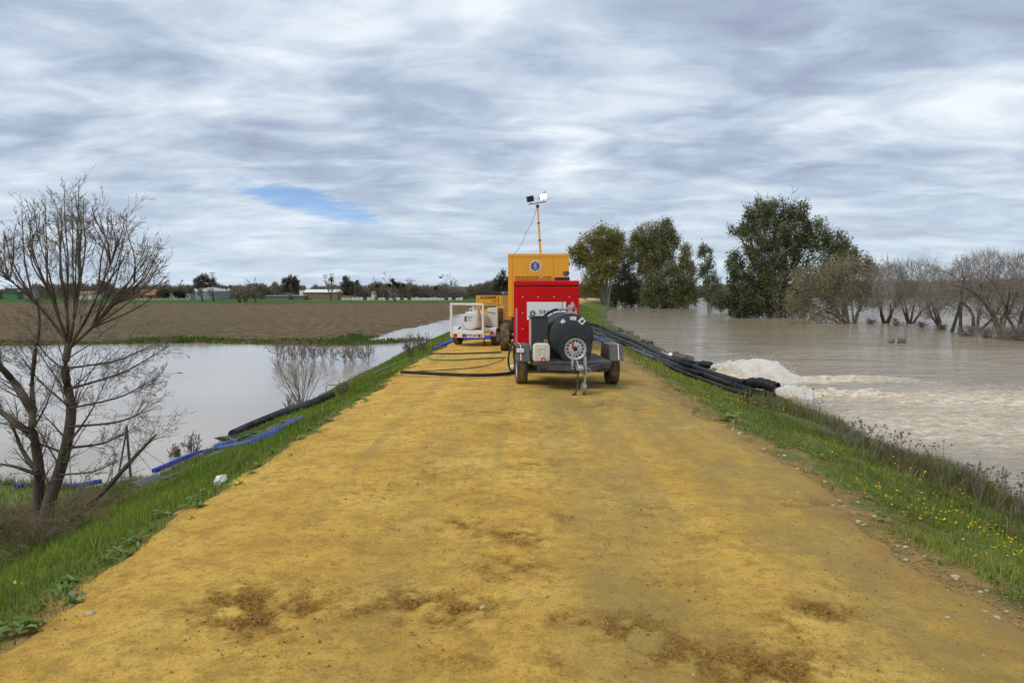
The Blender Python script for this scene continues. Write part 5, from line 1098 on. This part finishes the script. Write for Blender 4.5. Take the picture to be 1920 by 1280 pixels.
# ================================================================== right bank dry stalks
rg = np.random.default_rng(91)
mt['seed'] = M('seed_head', (.15, .125, .12), .9)
def thistle(px, py, h_, seed, label, group=None, nh=9):
    r2 = np.random.default_rng(seed); g_ = ground(px, py); root = empty('dry_thistle', tuple(g_), label=label, cat='thistle', group=group); T = Tubes(); heads = []
    for k in range(3):
        d = unit(np.array([r2.normal(.05, .22), r2.normal(0, .2), 1])); P = [np.zeros(3)]
        for i in range(5): d = unit(d + r2.normal(0, .08, 3)); P.append(P[-1] + d * h_ / 5 * r2.uniform(.8, 1.1))
        T.add(P, np.linspace(.006, .003, 6), 4); heads.append(P[-1])
        for i in range(nh // 3 + 1):
            j = r2.integers(2, 5); dd_ = unit(np.array([r2.normal(0, .8), r2.normal(0, .8), .8])); e_ = P[j] + dd_ * h_ * r2.uniform(.12, .28); T.add([P[j], (P[j] + e_) / 2 + [0, 0, -.01], e_], [.003, .0025, .002], 3); heads.append(e_)
    T.build('stems', mt['twig_grey'], root); hm = MB()
    V0, F0 = SM[2]
    for e_ in heads:
        s = r2.uniform(.013, .022)
        for _ in range(7):
            dv = unit(r2.normal(0, 1, 3)); sd2 = unit(np.cross(dv, r2.normal(0, 1, 3))) * s * .35; hm.add([e_ - sd2, e_ + sd2, e_ + dv * s * 1.9], [(0, 1, 2)])
        hm.add([e_ + v_ * s * .7 for v_ in V0], [tuple(f_) for f_ in F0])
    hm.build('seed_heads', mt['seed'], root, kind='stuff')
for i, (px, py, h_) in enumerate(((1835, 950, .55), (1868, 958, .60), (1905, 975, .55), (1885, 945, .5), (1920, 965, .6), (1850, 930, .42), (1812, 925, .45))): thistle(px, py, h_, 800 + i, 'dry dark thistle with spiky heads at the right picture edge', 'thistles at the right picture edge', 12)
for i, (px, py, h_) in enumerate(((1600, 850, .5), (1622, 856, .55), (1645, 862, .5), (1668, 868, .55), (1690, 870, .5), (1700, 878, .45), (1560, 830, .4), (1590, 838, .42))): thistle(px, py, h_, 830 + i, 'thin dry seed stalk in the brown grass by the river', 'dry stalks along the right waterline', 9)
thistle(1764, 905, .62, 860, 'tall lone dry stalk left of the thistles', None, 6); thistle(1524, 806, .75, 861, 'lone dry stalk at the waterline below the outlets', None, 5)
BP = dict(kids=[8, 5], ang=.6, wob=.2, up=.03, rk=.6, lk=.5, rmin=.0028, t0=.1)
for i, (px, py, h_) in enumerate(((1580, 835, .26), (1660, 872, .24), (1740, 910, .26), (1810, 950, .22), (1880, 1000, .24), (1540, 815, .24))): 
    g_ = ground(px, py); bare_tree('dry_bush', 'low dry brown bush on the right bank by the river', 'bush', g_, h_, 870 + i, BP, 16, .9, .005, 'low dry bushes on the right bank', ('brush', 'brush'))

# ================================================================== pumped jets
fm, t, p, o = new_mat('churned_spray'); tc_ = t.nodes.new('ShaderNodeTexCoord').outputs['Object']
c = ramp(t, noise(t, tc_, 3, 6, .7), [(.30, (.84, .75, .60)), (.45, (.92, .88, .80)), (.58, (.96, .95, .93))]); t.links.new(c, p.inputs['Base Color']); p.inputs['Roughness'].default_value = .7
tr = t.nodes.new('ShaderNodeBsdfTranslucent'); t.links.new(c, tr.inputs[0]); mx_ = t.nodes.new('ShaderNodeMixShader'); mx_.inputs[0].default_value = .45
t.links.new(p.outputs[0], mx_.inputs[1]); t.links.new(tr.outputs[0], mx_.inputs[2]); t.links.new(mx_.outputs[0], o.inputs[0])
def jet(name, label, start, end, apex, r0, r1, seed, nd, rise):
    """a solid core leaving the pipe that breaks up into streaks of drops"""
    r2 = np.random.default_rng(seed); A, B = np.array(start), np.array(end); d = B - A; L = np.linalg.norm(d); fw = unit(d * [1, 1, 0]); side = np.array([-fw[1], fw[0], 0]); root = empty(name, tuple(start), label=label, cat='water jet')
    cen = lambda s: np.stack([A[0] + d[0] * s, A[1] + d[1] * s, A[2] * (1 - s) + B[2] * s + apex * 4 * s * (1 - s)], -1)
    n, k = 120, 64; s = np.linspace(0, 1.12, n); ph = np.linspace(-.25, np.pi + .25, k); C = cen(s)
    rad = (r0 + (r1 * .9 - r0) * sstep(s, .05, .75)); top = C[:, 2] + rad * .55 * rise * (1 - sstep(s, .75, 1.12)); base = C[:, 2] - r0; base = base + (ZR - .06 - base) * sstep(s, .04, .28)
    nz = fbm(s[:, None] * 6, ph[None] * 1.6 + s[:, None] * 3, seed, 5, .55); ax_n = sstep(s, .02, .3)[:, None]
    lat = np.cos(ph)[None] * rad[:, None] * (1 + ax_n * nz * .35); hz = base[:, None] + (top - base)[:, None] * np.sign(np.sin(ph))[None] * np.abs(np.sin(ph))[None] ** .6 * (1 + ax_n * nz * .45)
    hz = hz + ax_n * fbm(s[:, None] * 34, ph[None] * 8, seed + 5, 3, .7) * .05; V = C[:, None] * [1, 1, 0] + side[None, None] * lat[..., None]; V[..., 2] = np.maximum(hz, np.where(s[:, None] > .3, ZR - .08, -9)); V[..., :2] += fw[:2] * (fbm(s[:, None] * 25, ph[None] * 6, seed + 8, 3) * .05 * ax_n)[..., None]
    np_mesh('stream', V.reshape(-1, 3) - A, grid_faces(n, k), fm, root, smooth=True)
    t_ = r2.beta(1.7, 1.15, nd) * 1.12; c_ = cen(t_); sp_ = r0 * .7 + (r1 - r0 * .7) * np.clip(t_, 0, 1.1) ** .9
    lob = .65 + .7 * vn(t_ * 7, r2.random(nd) * 2, seed + 9)          # gusts
    up = np.abs(r2.normal(0, .55, nd)) * sp_ * rise * lob * sstep(1.15 - t_, 0, .35); dn = -np.abs(r2.normal(0, .5, nd)) * (c_[:, 2] - ZR + .05) * sstep(t_, .02, .45)
    P = c_ + side[None] * (r2.normal(0, .5, nd) * sp_)[:, None]; P[:, 2] += np.where(r2.random(nd) < .55, up, dn); P += r2.normal(0, .02, (nd, 3)); k_ = P[:, 2] > ZR - .02; P, t_ = P[k_], t_[k_]; nd = len(P)
    slope = (B[2] - A[2] + apex * 4 * (1 - 2 * t_)) / L; a = fw[None] + np.array([0, 0, 1.])[None] * slope[:, None] * 1.5 + r2.normal(0, .35, (nd, 3)); a /= np.linalg.norm(a, axis=1, keepdims=True)
    b = np.cross(a, r2.normal(0, 1, (nd, 3))); b /= np.linalg.norm(b, axis=1, keepdims=True); c3 = np.cross(a, b); sz = .003 + .008 * r2.random((nd, 1)) ** 2
    V2 = np.stack([P - a * sz * 1.8, P + b * sz * .8, P + a * sz * 1.8, P - b * sz * .8], 1)
    sp = np_mesh('spray', V2.reshape(-1, 3) - A, np.arange(nd * 4).reshape(-1, 4), fm, root); sp['kind'] = 'stuff'
e1 = on_z(1480, 722, ZR); e2 = on_z(1530, 748, ZR)
jet('water_jet', 'tall white spray bursting from the upper black outlet', OUT1, (e1.x + .3, e1.y + .3, ZR + .0), .26, .12, .80, 901, 15000, .75)
jet('water_jet', 'low creamy jet pouring from the lower black outlet', OUT2, (e2.x, e2.y, ZR), .09, .14, .42, 902, 7000, .45)

# ================================================================== trees standing in the river
OL = [(0.218, 0.224, 0.093), (0.246, 0.246, 0.104), (0.181, 0.191, 0.082), (0.284, 0.268, 0.120)]; DK = [(0.137, 0.159, 0.087), (0.159, 0.181, 0.093), (0.186, 0.202, 0.098), (0.109, 0.131, 0.076)]; YL = [(0.295, 0.273, 0.071), (0.251, 0.246, 0.076), (0.328, 0.284, 0.087), (0.207, 0.213, 0.076)]
BR = [(0.360, 0.317, 0.186), (0.295, 0.262, 0.159), (0.459, 0.404, 0.229), (0.251, 0.229, 0.137)]
def rb(x, Y): q = at(x, 560, Y); return Vector((q.x, Y, ZR - .1))
leafy_tree('eucalyptus', 'yellow-green eucalyptus with pale slanting trunk nearest the levee', 'tree', rb(1137, 138), [(1108, 468, 26, 32), (1135, 445, 26, 20), (1152, 462, 18, 28), (1090, 482, 20, 18), (1120, 510, 28, 26), (1140, 490, 22, 30), (1080, 470, 14, 10), (1105, 540, 22, 16)], 138, 24000, .42, YL, 1001, trunk_r=.38, clump=.55)
leafy_tree('eucalyptus', 'tall olive eucalyptus in the middle of the left flooded group', 'tree', rb(1222, 142), [(1208, 445, 24, 22), (1240, 435, 26, 18), (1255, 455, 20, 26), (1225, 475, 28, 26), (1195, 470, 18, 24), (1245, 492, 24, 20), (1215, 510, 24, 20), (1250, 420, 10, 8)], 142, 24000, .42, OL + YL[:1], 1002, trunk_r=.38, clump=.55)
leafy_tree('eucalyptus', 'dark-leaved eucalyptus between the yellow-green and tall olive ones', 'tree', rb(1172, 145), [(1170, 490, 20, 30), (1165, 530, 24, 34), (1185, 540, 24, 34), (1165, 455, 12, 18), (1150, 555, 22, 20), (1200, 560, 20, 16)], 145, 13000, .44, DK, 1003, trunk_r=.3, clump=.55)
leafy_tree('willow', 'drooping olive willow on the right of the left flooded group', 'tree', rb(1262, 134), [(1225, 545, 24, 30), (1258, 530, 26, 34), (1285, 520, 20, 36), (1270, 555, 30, 22), (1240, 562, 26, 16), (1295, 550, 14, 24), (1285, 480, 12, 20)], 134, 22000, .42, OL + DK[:2], 1004, trunk_r=.25, clump=.5, droop=1.4)
leafy_tree('eucalyptus', 'slender eucalyptus standing alone between the two flooded groups', 'tree', rb(1330, 112), [(1322, 485, 13, 22), (1328, 515, 18, 24), (1338, 545, 20, 24), (1350, 560, 14, 18), (1320, 468, 8, 8)], 112, 5500, .36, DK + OL[:1], 1005, trunk_r=.18, clump=.42)
leafy_tree('eucalyptus', 'tallest dark eucalyptus rising from the flooded river', 'tree', rb(1452, 88), [(1420, 400, 26, 24), (1455, 395, 30, 18), (1495, 395, 18, 20), (1440, 435, 36, 30), (1490, 430, 34, 34), (1400, 440, 20, 18), (1430, 480, 34, 30), (1470, 475, 26, 30), (1535, 440, 26, 24), (1570, 455, 24, 18), (1510, 465, 30, 26), (1455, 520, 30, 30), (1415, 520, 20, 26), (1500, 520, 26, 30), (1500, 565, 26, 26), (1410, 565, 22, 24), (1440, 560, 30, 28), (1470, 575, 26, 22), (1380, 430, 14, 8)], 88, 46000, .33, DK + OL[:3], 1006, trunk_r=.38, clump=.40)
leafy_tree('eucalyptus', 'low dark eucalyptus left of the tallest tree with leaves touching the water', 'tree', rb(1392, 86), [(1378, 500, 16, 20), (1390, 530, 24, 22), (1370, 560, 18, 18), (1400, 560, 26, 22), (1380, 580, 16, 12), (1350, 565, 14, 16), (1408, 585, 24, 10), (1375, 478, 9, 8)], 86, 13000, .30, DK, 1007, trunk_r=.2, clump=.36)
leafy_tree('eucalyptus', 'dark eucalyptus behind the brown willow on the right flank', 'tree', rb(1580, 92), [(1560, 485, 26, 22), (1590, 470, 20, 18), (1610, 495, 22, 20), (1630, 505, 16, 18), (1580, 520, 34, 30), (1540, 520, 26, 30)], 92, 12000, .34, DK + OL[:2], 1008, trunk_r=.25, clump=.4)
leafy_tree('willow', 'wide brown willow with half-shed leaves leaning over the water', 'tree', rb(1600, 72), [(1545, 515, 30, 26), (1590, 510, 34, 28), (1520, 555, 30, 28), (1570, 555, 38, 30), (1620, 545, 28, 28), (1510, 590, 26, 14), (1550, 590, 30, 14), (1500, 525, 16, 20), (1645, 520, 16, 24), (1640, 555, 18, 22), (1490, 570, 18, 20)], 72, 26000, .15, BR, 1009, trunk_r=.17, clump=.5, bark='twig_grey', twigs=3)
TP = dict(kids=[10, 8, 4], ang=.75, wob=.15, up=.0, rk=.42, lk=.52, rmin=.009, t0=.2)
def river_bare(x, y, h_, seed, label, stems=3, spread=.45, lean=(0, 0), r=.16, P=TP, group=None):
    g_ = on_z(x, y, ZR); return bare_tree('bare_tree', label, 'tree', (g_.x, g_.y, ZR), h_, seed, P, stems, spread, r, group, ('bark', 'twig_grey'), lean)
river_bare(1660, 606, 6.0, 1101, 'bare tree just right of the brown willow', 5, .75); river_bare(1708, 606, 6.4, 1102, 'bare tree with rounded crown in the middle of the right river edge', 4, .75)
river_bare(1790, 622, 6.4, 1103, 'bare tree with forked V trunk standing in the water', 2, .55, (.12, 0), .22); river_bare(1832, 620, 5.4, 1104, 'bare tree behind and right of the forked one', 4, .7)
river_bare(1872, 626, 5.6, 1105, 'bare tree near the right picture edge', 4, .7); river_bare(1915, 630, 5.2, 1106, 'bare tree cut by the right picture edge', 4, .7); river_bare(1960, 628, 5.6, 1107, 'bare tree beyond the right picture edge', 3, .5)
river_bare(1760, 612, 4.2, 1108, 'small bare tree left of the forked one', 4, .6)
LB = dict(kids=[10, 6], ang=.7, wob=.2, up=.0, rk=.45, lk=.5, rmin=.007, t0=.05)
for i, (x, y, h_) in enumerate(((1635, 607, .9), (1680, 610, .9), (1730, 613, .8), (1765, 618, .8), (1815, 630, 1.2), (1850, 634, 1.3), (1885, 636, 1.4), (1915, 638, 1.4), (1945, 640, 1.5))):
    g_ = on_z(x, y, ZR); bare_tree('flooded_brush', 'tangled bare brush standing in the river on the right', 'brush', (g_.x, g_.y, ZR), h_, 1120 + i, LB, 12, .9, .028, 'flooded brush along the right side', ('twig_grey', 'twig_grey'))
for i, x in enumerate((1672, 1684, 1695)):
    g_ = on_z(x, 643, ZR); bare_tree('reed_tuft', 'small tuft of twigs poking out of the river', 'twigs', (g_.x, g_.y, ZR), .55, 1150 + i, dict(LB, kids=[3], rmin=.010), 9, .35, .012, 'twig tufts in the river', ('twig', 'twig'))
for i, (x, y, h_) in enumerate(((1270, 577, 4.0), (1290, 577, 6.0), (1245, 576, 3.0))): river_bare(x, y, h_, 1160 + i, ('pale bare bush at the water edge of the left flooded group', 'taller pale bare sapling at the right of the left flooded group', 'low pale bare bush under the olive willow')[i], 6, .7, r=.07, P=dict(LB, rmin=.03))

# ================================================================== distant woods
def wood_mass(name, label, px, Y, mat_cols, n, seed, size, zb, depth=30, wd=.09):
    """tangle of fine branches with an uneven top; px: (x, top_y) outline"""
    r2 = np.random.default_rng(seed); xs_ = r2.uniform(px[0][0], px[-1][0], n); ty = np.interp(xs_, [q[0] for q in px], [q[1] for q in px]) + fbm(xs_ * .09, xs_ * 0, seed, 4) * 7
    Yp = Y + r2.uniform(0, depth, n); d0 = np.array([ray(x, 546) for x in (0, 1920)]); ax = d0[0][0] + (d0[1][0] - d0[0][0]) * xs_ / 1920; X = ax / ((d0[0][1] + d0[1][1]) / 2) * Yp
    top_ = CAMZ + (546 - ty) / F * Yp; h_ = (top_ - zb) * r2.random(n) ** .6; P = np.stack([X, Yp, zb + np.maximum(h_, .1)], 1)
    a = r2.normal(0, 1, (n, 3)) * [.6, .6, 1.0]; a[:, 2] = np.abs(a[:, 2]) + .4; a /= np.linalg.norm(a, axis=1, keepdims=True); b_ = np.cross(a, r2.normal(0, 1, (n, 3))); b_ /= np.linalg.norm(b_, axis=1, keepdims=True)
    s = size * r2.uniform(.5, 1.5, (n, 1)); V = np.stack([P - b_ * s * wd, P + b_ * s * wd, P + a * s], 1).reshape(-1, 3)
    clump = .7 + .6 * np.clip(.5 + fbm(xs_ * .12, P[:, 2] * .5, seed + 3, 3), 0, 1); C = pick(mat_cols, n, r2) * clump[:, None]
    return np_mesh(name, V, np.arange(n * 3).reshape(-1, 3), mt['leaf'], col=np.repeat(C, 3, 0), kind='stuff', label=label)
BT = [(.22, .175, .145), (.26, .21, .175), (.18, .15, .13), (.25, .21, .165)]; GT = [(.115, .125, .075), (.14, .145, .08), (.10, .11, .075)]
wood_mass('bare_woodland', 'distant brown bare woodland left behind the bare tree', [(-120, 545), (0, 548), (60, 540), (110, 535), (180, 538), (250, 545)], 262, BT + GT, 16000, 1201, 1.3, -1.2)
wood_mass('bare_woodland', 'distant brown bare woodland behind the grey wall and tank', [(240, 540), (280, 536), (330, 538), (360, 536), (420, 538), (470, 540), (520, 537), (570, 541)], 268, BT + GT, 17000, 1202, 1.3, -1.2)
wood_mass('bare_woodland', 'distant brown bare trees behind the long white wall', [(570, 545), (620, 540), (680, 537), (720, 535), (760, 537), (800, 540), (840, 540), (872, 548)], 262, BT, 20000, 1203, 1.3, -1.2)
wood_mass('bare_woodland', 'brown bare trees in the distance left of the tall yellow generator', [(868, 549), (880, 541), (900, 536), (925, 531), (960, 530), (1010, 533)], 300, BT + [(.13, .12, .05)], 9000, 1204, 1.5, -1.2)
wood_mass('far_bank_wood', 'long brown wooded bank on the far side of the river', [(1060, 541), (1100, 539), (1300, 540), (1500, 535), (1650, 531), (1800, 530), (1950, 527), (2150, 527)], 296, [(.20, .17, .125), (.235, .195, .14), (.17, .155, .11), (.21, .17, .12)], 52000, 1205, 1.5, ZR, 16)
wood_mass('twig_thicket', 'grey-brown haze of twigs between the bare trees in the river on the right', [(1630, 512), (1660, 498), (1700, 492), (1740, 500), (1770, 515), (1800, 488), (1840, 478), (1880, 485), (1920, 482), (1990, 480)], 55, [(.27, .24, .20), (.31, .275, .23), (.22, .195, .16)], 11000, 1206, .8, ZR + .9, 12, .014)
FARP = dict(kids=[7, 5, 1], ang=.65, wob=.14, up=.04, rk=.55, lk=.5, rmin=.035, t0=.25)
ZF = -1.05
def far_bare(x, Y, h_, seed, label, stems=2, spread=.3): q = at(x, 560, Y); return bare_tree('distant_bare_tree', label, 'tree', (q.x, Y, ZF), h_, seed, FARP, stems, spread, .22, None, ('bark', 'twig_grey'))
def far_leafy(x, Y, lobes, n, pal, seed, label, name='distant_tree', size=.7): q = at(x, 560, Y); return leafy_tree(name, label, 'tree', (q.x, Y, ZF), lobes, Y, n, size, pal, seed, trunk_r=.25, clump=.55)
far_leafy(381, 258, [(372, 530, 9, 9), (384, 522, 10, 9), (396, 530, 9, 9), (380, 538, 14, 7)], 2600, [(.10, .095, .06), (.13, .115, .075)], 1301, 'open-crowned tree rising behind the round grey tank')
far_leafy(545, 262, [(536, 530, 9, 10), (548, 525, 11, 9), (556, 533, 8, 9), (545, 540, 14, 6)], 2600, [(.10, .08, .055), (.13, .10, .07)], 1302, 'large rounded brownish tree left of the white-roofed barn')
far_leafy(652, 256, [(651, 522, 6, 6), (647, 531, 7, 6), (657, 535, 9, 7), (655, 545, 10, 8)], 2200, GT, 1303, 'dark evergreen right of the white-roofed barn')
far_leafy(940, 190, [(942, 525, 12, 10), (950, 538, 14, 12), (934, 540, 12, 10), (945, 515, 7, 5), (960, 530, 14, 12)], 4200, [(.05, .065, .028), (.07, .08, .032)], 1304, 'dark green tree showing left of the tall yellow generator', size=.5)
far_leafy(303, 246, [(298, 550, 8, 5), (309, 550, 8, 6)], 1300, [(.075, .085, .025), (.09, .09, .03)], 1305, 'olive bush beside the red-roofed house'); far_leafy(337, 246, [(334, 551, 6, 5), (341, 552, 6, 5)], 900, [(.06, .075, .025)], 1306, 'green bush between the small white houses')
far_leafy(130, 250, [(125, 541, 8, 6), (134, 543, 8, 6)], 1100, GT, 1307, 'dark round distant tree behind the bare tree trunk'); far_leafy(195, 250, [(190, 535, 9, 8), (198, 538, 8, 7)], 1300, BT, 1308, 'brown round distant tree right of the bare trunk')
for i, (x, Y, h_, lb) in enumerate(((622, 228, 6.2, 'bare grey tree in front of the white-roofed barn'), (462, 205, 5.2, 'dense dark bare shrub tree left of the low sheds'), (480, 208, 5.6, 'dense dark bare shrub tree just left of the low sheds'), (448, 206, 4.4, 'smaller dark bare shrub tree right of the round tank'), (718, 262, 8.6, 'tall bare tree among the palms'), (766, 262, 7.6, 'bare tree right of the palms'), (740, 215, 3.6, 'bare bush in the field in front of the white wall'), (838, 240, 8.0, 'bare poplar right of the long white wall'), (855, 240, 6.0, 'reddish bare tree beside the bare poplar'), (400, 215, 4.2, 'bare brush below the round tank'), (380, 214, 4.0, 'bare brush left below the round tank'), (270, 262, 6.4, 'bare tree behind the red-roofed house'), (340, 262, 6.6, 'bare tree behind the small white houses'))): far_bare(x, Y, h_, 1320 + i, lb, 4 if h_ < 6.3 else 2, .5 if h_ < 6.3 else .3)
def palm(x, ty, Y, seed, label):
    r2 = np.random.default_rng(seed); q = at(x, ty, Y); h_ = q.z - ZF; root = empty('palm_tree', (q.x, Y, ZF), label=label, cat='palm tree')
    MB().tube([(0, 0, -.3), (.05, 0, h_ * .5), (0, 0, h_)], [.22, .16, .15], 7).build('trunk', mt['bark'], root, smooth=True); V, F_ = [], []
    for k in range(46):
        a = r2.uniform(0, 6.3); e_ = r2.uniform(-.9, 1.2); L = r2.uniform(1.0, 1.5); d = np.array([math.cos(a) * math.cos(e_), math.sin(a) * math.cos(e_), math.sin(e_)]); s_ = unit(np.cross(d, [0, 0, 1.])) * .16; b = len(V); c0 = np.array([0, 0, h_])
        V += [c0, c0 + d * L * .6 - s_, c0 + d * L * .6 + s_, c0 + d * L + [0, 0, -.25]]; F_.append((b, b + 1, b + 3, b + 2))
    np_mesh('crown', np.array(V), np.array(F_), mt['leaf'], root, col=np.tile([.05, .06, .028], (len(V), 1)))
for i, (x, ty, lb) in enumerate(((621, 524, 'palm beside the floodlight mast over the barn'), (670, 529, 'lone palm right of the dark evergreen'), (736, 526, 'tallest palm of the cluster'), (730, 534, 'left palm of the cluster'), (740, 533, 'palm just right of the tallest one'), (747, 536, 'short palm second from the right in the cluster'), (756, 535, 'rightmost palm of the cluster'), (707, 537, 'squat palm left of the palm cluster'), (817, 540, 'lone palm near the bare poplar'))): palm(x, ty, 258, 1400 + i, lb)

# ================================================================== distant buildings
def bpx(x0, x1, yt, yb, Y, dep=6.0): a, b = at(x0, yt, Y), at(x1, yb, Y); return a.x, b.x, b.z, a.z, dep
def block(name, label, x0, x1, yt, yb, Y, wall, dep=6.0, roof=None, rh=0.0, cat='building', flat=True):
    a, b, z0, z1, d = bpx(x0, x1, yt, yb, Y, dep); root = empty(name, ((a + b) / 2, Y, min(z0, ZF)), label=label, cat=cat); hw_ = (b - a) / 2; H = z1 - min(z0, ZF)
    MB().box(-hw_, hw_, 0, d, 0, H).build('wall', mt[wall], root)
    if roof and flat: MB().box(-hw_ - .2, hw_ + .2, -.25, d + .2, H + .003, H + .25).build('roof', mt[roof], root)
    elif roof: MB().add([(-hw_ - .2, -.3, H), (hw_ + .2, -.3, H), (hw_ + .2, d / 2, H + rh), (-hw_ - .2, d / 2, H + rh), (-hw_ - .2, d + .3, H), (hw_ + .2, d + .3, H)], [(0, 1, 2, 3), (3, 2, 5, 4), (0, 3, 4), (1, 5, 2)]).build('roof', mt[roof], root)
    return root, hw_, H
def openings(root, H, xs_, w_, h_, z_, mat='hole', name='window'):
    for x_ in xs_: 
        o_ = MB().box(x_ - w_ / 2, x_ + w_ / 2, -.06, -.003, z_, z_ + h_).build(name, mt[mat], root); MB().box(x_ - w_ / 2 - .06, x_ + w_ / 2 + .06, -.10, -.061, z_ - .1, z_ - .02).build('sill', mt['wall_white'], o_)
r_, hw_, H = block('white_roofed_barn', 'long barn with white sheet roof and ochre wall in the distance', 568, 632, 548, 564, 245, 'wall_brown', 8, 'roof_white', 1.0, flat=False); MB().box(-hw_ - .05, hw_ + .05, -.15, -.003, 0, 1.2).build('plinth', mt['wall_grey'], r_); MB().box(-hw_ - 1.2, -hw_ - .05, .1, 7.5, 0, H + .7).build('white_gable', mt['wall_white'], r_)
block('low_shed', 'low shed with pale flat roof left of the barn', 500, 540, 555, 564, 238, 'wall_grey', 6, 'roof_grey')
r_, hw_, H = block('low_shed', 'low shed with dark gable adjoining the barn', 538, 568, 555, 564, 241, 'wall_grey', 6, 'roof_grey'); MB().prism([(-hw_ - 3.4, H + .25), (-hw_ + 2.4, H + .25), (-hw_ - .9, H + 1.1)], 'y', .3, 5).build('dark_gable', mt['roof_dark'], r_)
r_, hw_, H = block('red_roofed_house', 'small house with red clay roof behind the grey wall', 258, 291, 553, 564, 250, 'wall_brown', 7, 'roof_red', 1.8, flat=False); openings(r_, H, (-1.6, 1.2), .8, .8, .9)
r_, hw_, H = block('white_house', 'left small white house behind the grey wall', 319, 332, 552, 564, 250, 'wall_white', 5, 'roof_grey'); openings(r_, H, (-.6, .7), .5, .5, 1.1)
r_, hw_, H = block('white_house', 'right small white house next to the round tank', 345, 356, 552, 564, 250, 'wall_white', 5, 'roof_grey'); openings(r_, H, (.2,), .6, .5, 1.1)
r_, hw_, H = block('green_shed', 'green sheet shed at the far left behind the bare tree', 5, 33, 548, 562, 255, 'green_wall', 8, 'roof_red')
r_, hw_, H = block('white_block', 'white building beside the green shed', 33, 52, 545, 562, 258, 'wall_white', 6, 'roof_grey'); openings(r_, H, (-1.1, 0, 1.1), .5, .7, 1.9)
block('cream_hut', 'cream hut right of the white-roofed barn', 640, 658, 556, 562, 240, 'wall_white', 4, 'wall_brown'); block('pink_house', 'tiny white house among the trees above the white wall', 696, 702, 549, 560, 256, 'wall_white', 5, 'roof_red', .6, flat=False)
block('white_house', 'small white house left of the bare trunk fork', 140, 172, 551, 564, 256, 'wall_white', 6, 'roof_red', 1.0, flat=False)
block('white_house', 'pale low building beyond the small yellow machine', 868, 892, 553, 558, 330, 'wall_white', 6, 'roof_grey')
a, b, z0, z1, _ = bpx(356, 417, 543.5, 562, 246); rk_ = empty('round_tank', ((a + b) / 2, 251, ZF), label='round grey-blue storage tank with pale rim in the distance', cat='tank'); rad = (b - a) / 2; H = z1 - ZF
MB().lathe([(0, rad), (H - .5, rad)], 'z', (0, 0, 0), 36).build('wall', mt['tank_blue'], rk_, smooth=True); MB().lathe([(H - .5, rad + .12), (H - .1, rad + .12), (H + .0, rad)], 'z', (0, 0, 0), 36).build('rim', mt['roof_white'], rk_); MB().lathe([(H - .1, rad), (H + .9, 1.0), (H + .95, .0)], 'z', (0, 0, 0), 36).build('roof', mt['roof_grey'], rk_)
for k in range(16): q = k * math.pi / 8; MB().box(rad * math.cos(q) - .12, rad * math.cos(q) + .12, rad * math.sin(q) - .12, rad * math.sin(q) + .12, H - .1, H + .55).build('rim_post', mt['roof_white'], rk_)
a, b, z0, z1, _ = bpx(245, 356, 559, 566, 236); cw = empty('panel_wall', (a, 236, ZF), label='grey concrete panel wall in front of the red-roofed house', cat='wall'); n_ = 14; st_ = (b - a) / n_
for k in range(n_): MB().box(k * st_ + .1, (k + 1) * st_ - .1, 0, .15, -.2, z1 - ZF - .06 * (k % 3)).build('panel', mt['concrete'], cw); MB().box(k * st_ - .1, k * st_ + .097, -.06, .2, -.2, z1 - ZF + .1).build('post', mt['wall_grey'], cw)
a, b, z0, z1, _ = bpx(660, 868, 557.5, 562, 236); cw = empty('white_wall', (a, 236, ZF), label='long low white wall with gaps below the distant palms', cat='wall'); n_ = 30; st_ = (b - a) / n_; r2 = random.Random(5)
for k in range(n_):
    if r2.random() < .14: continue
    MB().box(k * st_ + .06, (k + 1) * st_ - .06, 0, .2, -.2, (z1 - ZF) * r2.uniform(.75, 1.1)).build('panel', mt['wall_white'], cw)
a, b = at(590, 560, 232), at(880, 560, 232); MB().box(a.x, b.x, 226, 232, ZF - .3, ZF + .04).build('sand_path', M('pale_sand', (.42, .30, .15), .9), None, kind='structure', label='pale sandy path in front of the long white wall')
def mast(x, ty, Y, label):
    q = at(x, ty, Y); h_ = q.z - ZF; root = empty('floodlight_mast', (q.x, Y, ZF), label=label, cat='light mast'); MB().tube([(0, 0, -.2), (0, 0, h_)], [.18, .10], 6).build('pole', mt['zinc'], root)
    for k in range(2): MB().box(-.75, .75, -.15, .15, h_ - .15 - k * .75, h_ + .1 - k * .75).build('lamp_bar', mt['zinc'], root)
    for sx in (-.6, 0, .6): MB().box(sx - .2, sx + .2, -.3, -.152, h_ - .3, h_ + .25).build('lamp', mt['wall_white'], root)
mast(398, 512, 262, 'floodlight mast behind the round grey tank'); mast(610, 516, 262, 'left floodlight mast over the barn'); mast(622, 514, 262, 'right floodlight mast over the barn')
# bird
q = at(826, 521, 60); bd_ = empty('bird', tuple(q), R(20), label='small dark bird flying above the ploughed field', cat='bird')
MB().lathe([(-.14, .001), (-.10, .025), (0, .04), (.10, .03), (.20, .004)], 'x', (0, 0, 0), 8).build('body', mt['feather'], bd_, smooth=True)
for sy in (-1, 1): MB().add([(.06, 0, .02), (-.05, 0, .02), (-.06, sy * .2, .12), (.05, sy * .2, .13), (-.10, sy * .42, .05), (-.03, sy * .40, .06)], [(0, 1, 2, 3), (3, 2, 4, 5)]).build('wing', mt['feather'], bd_)
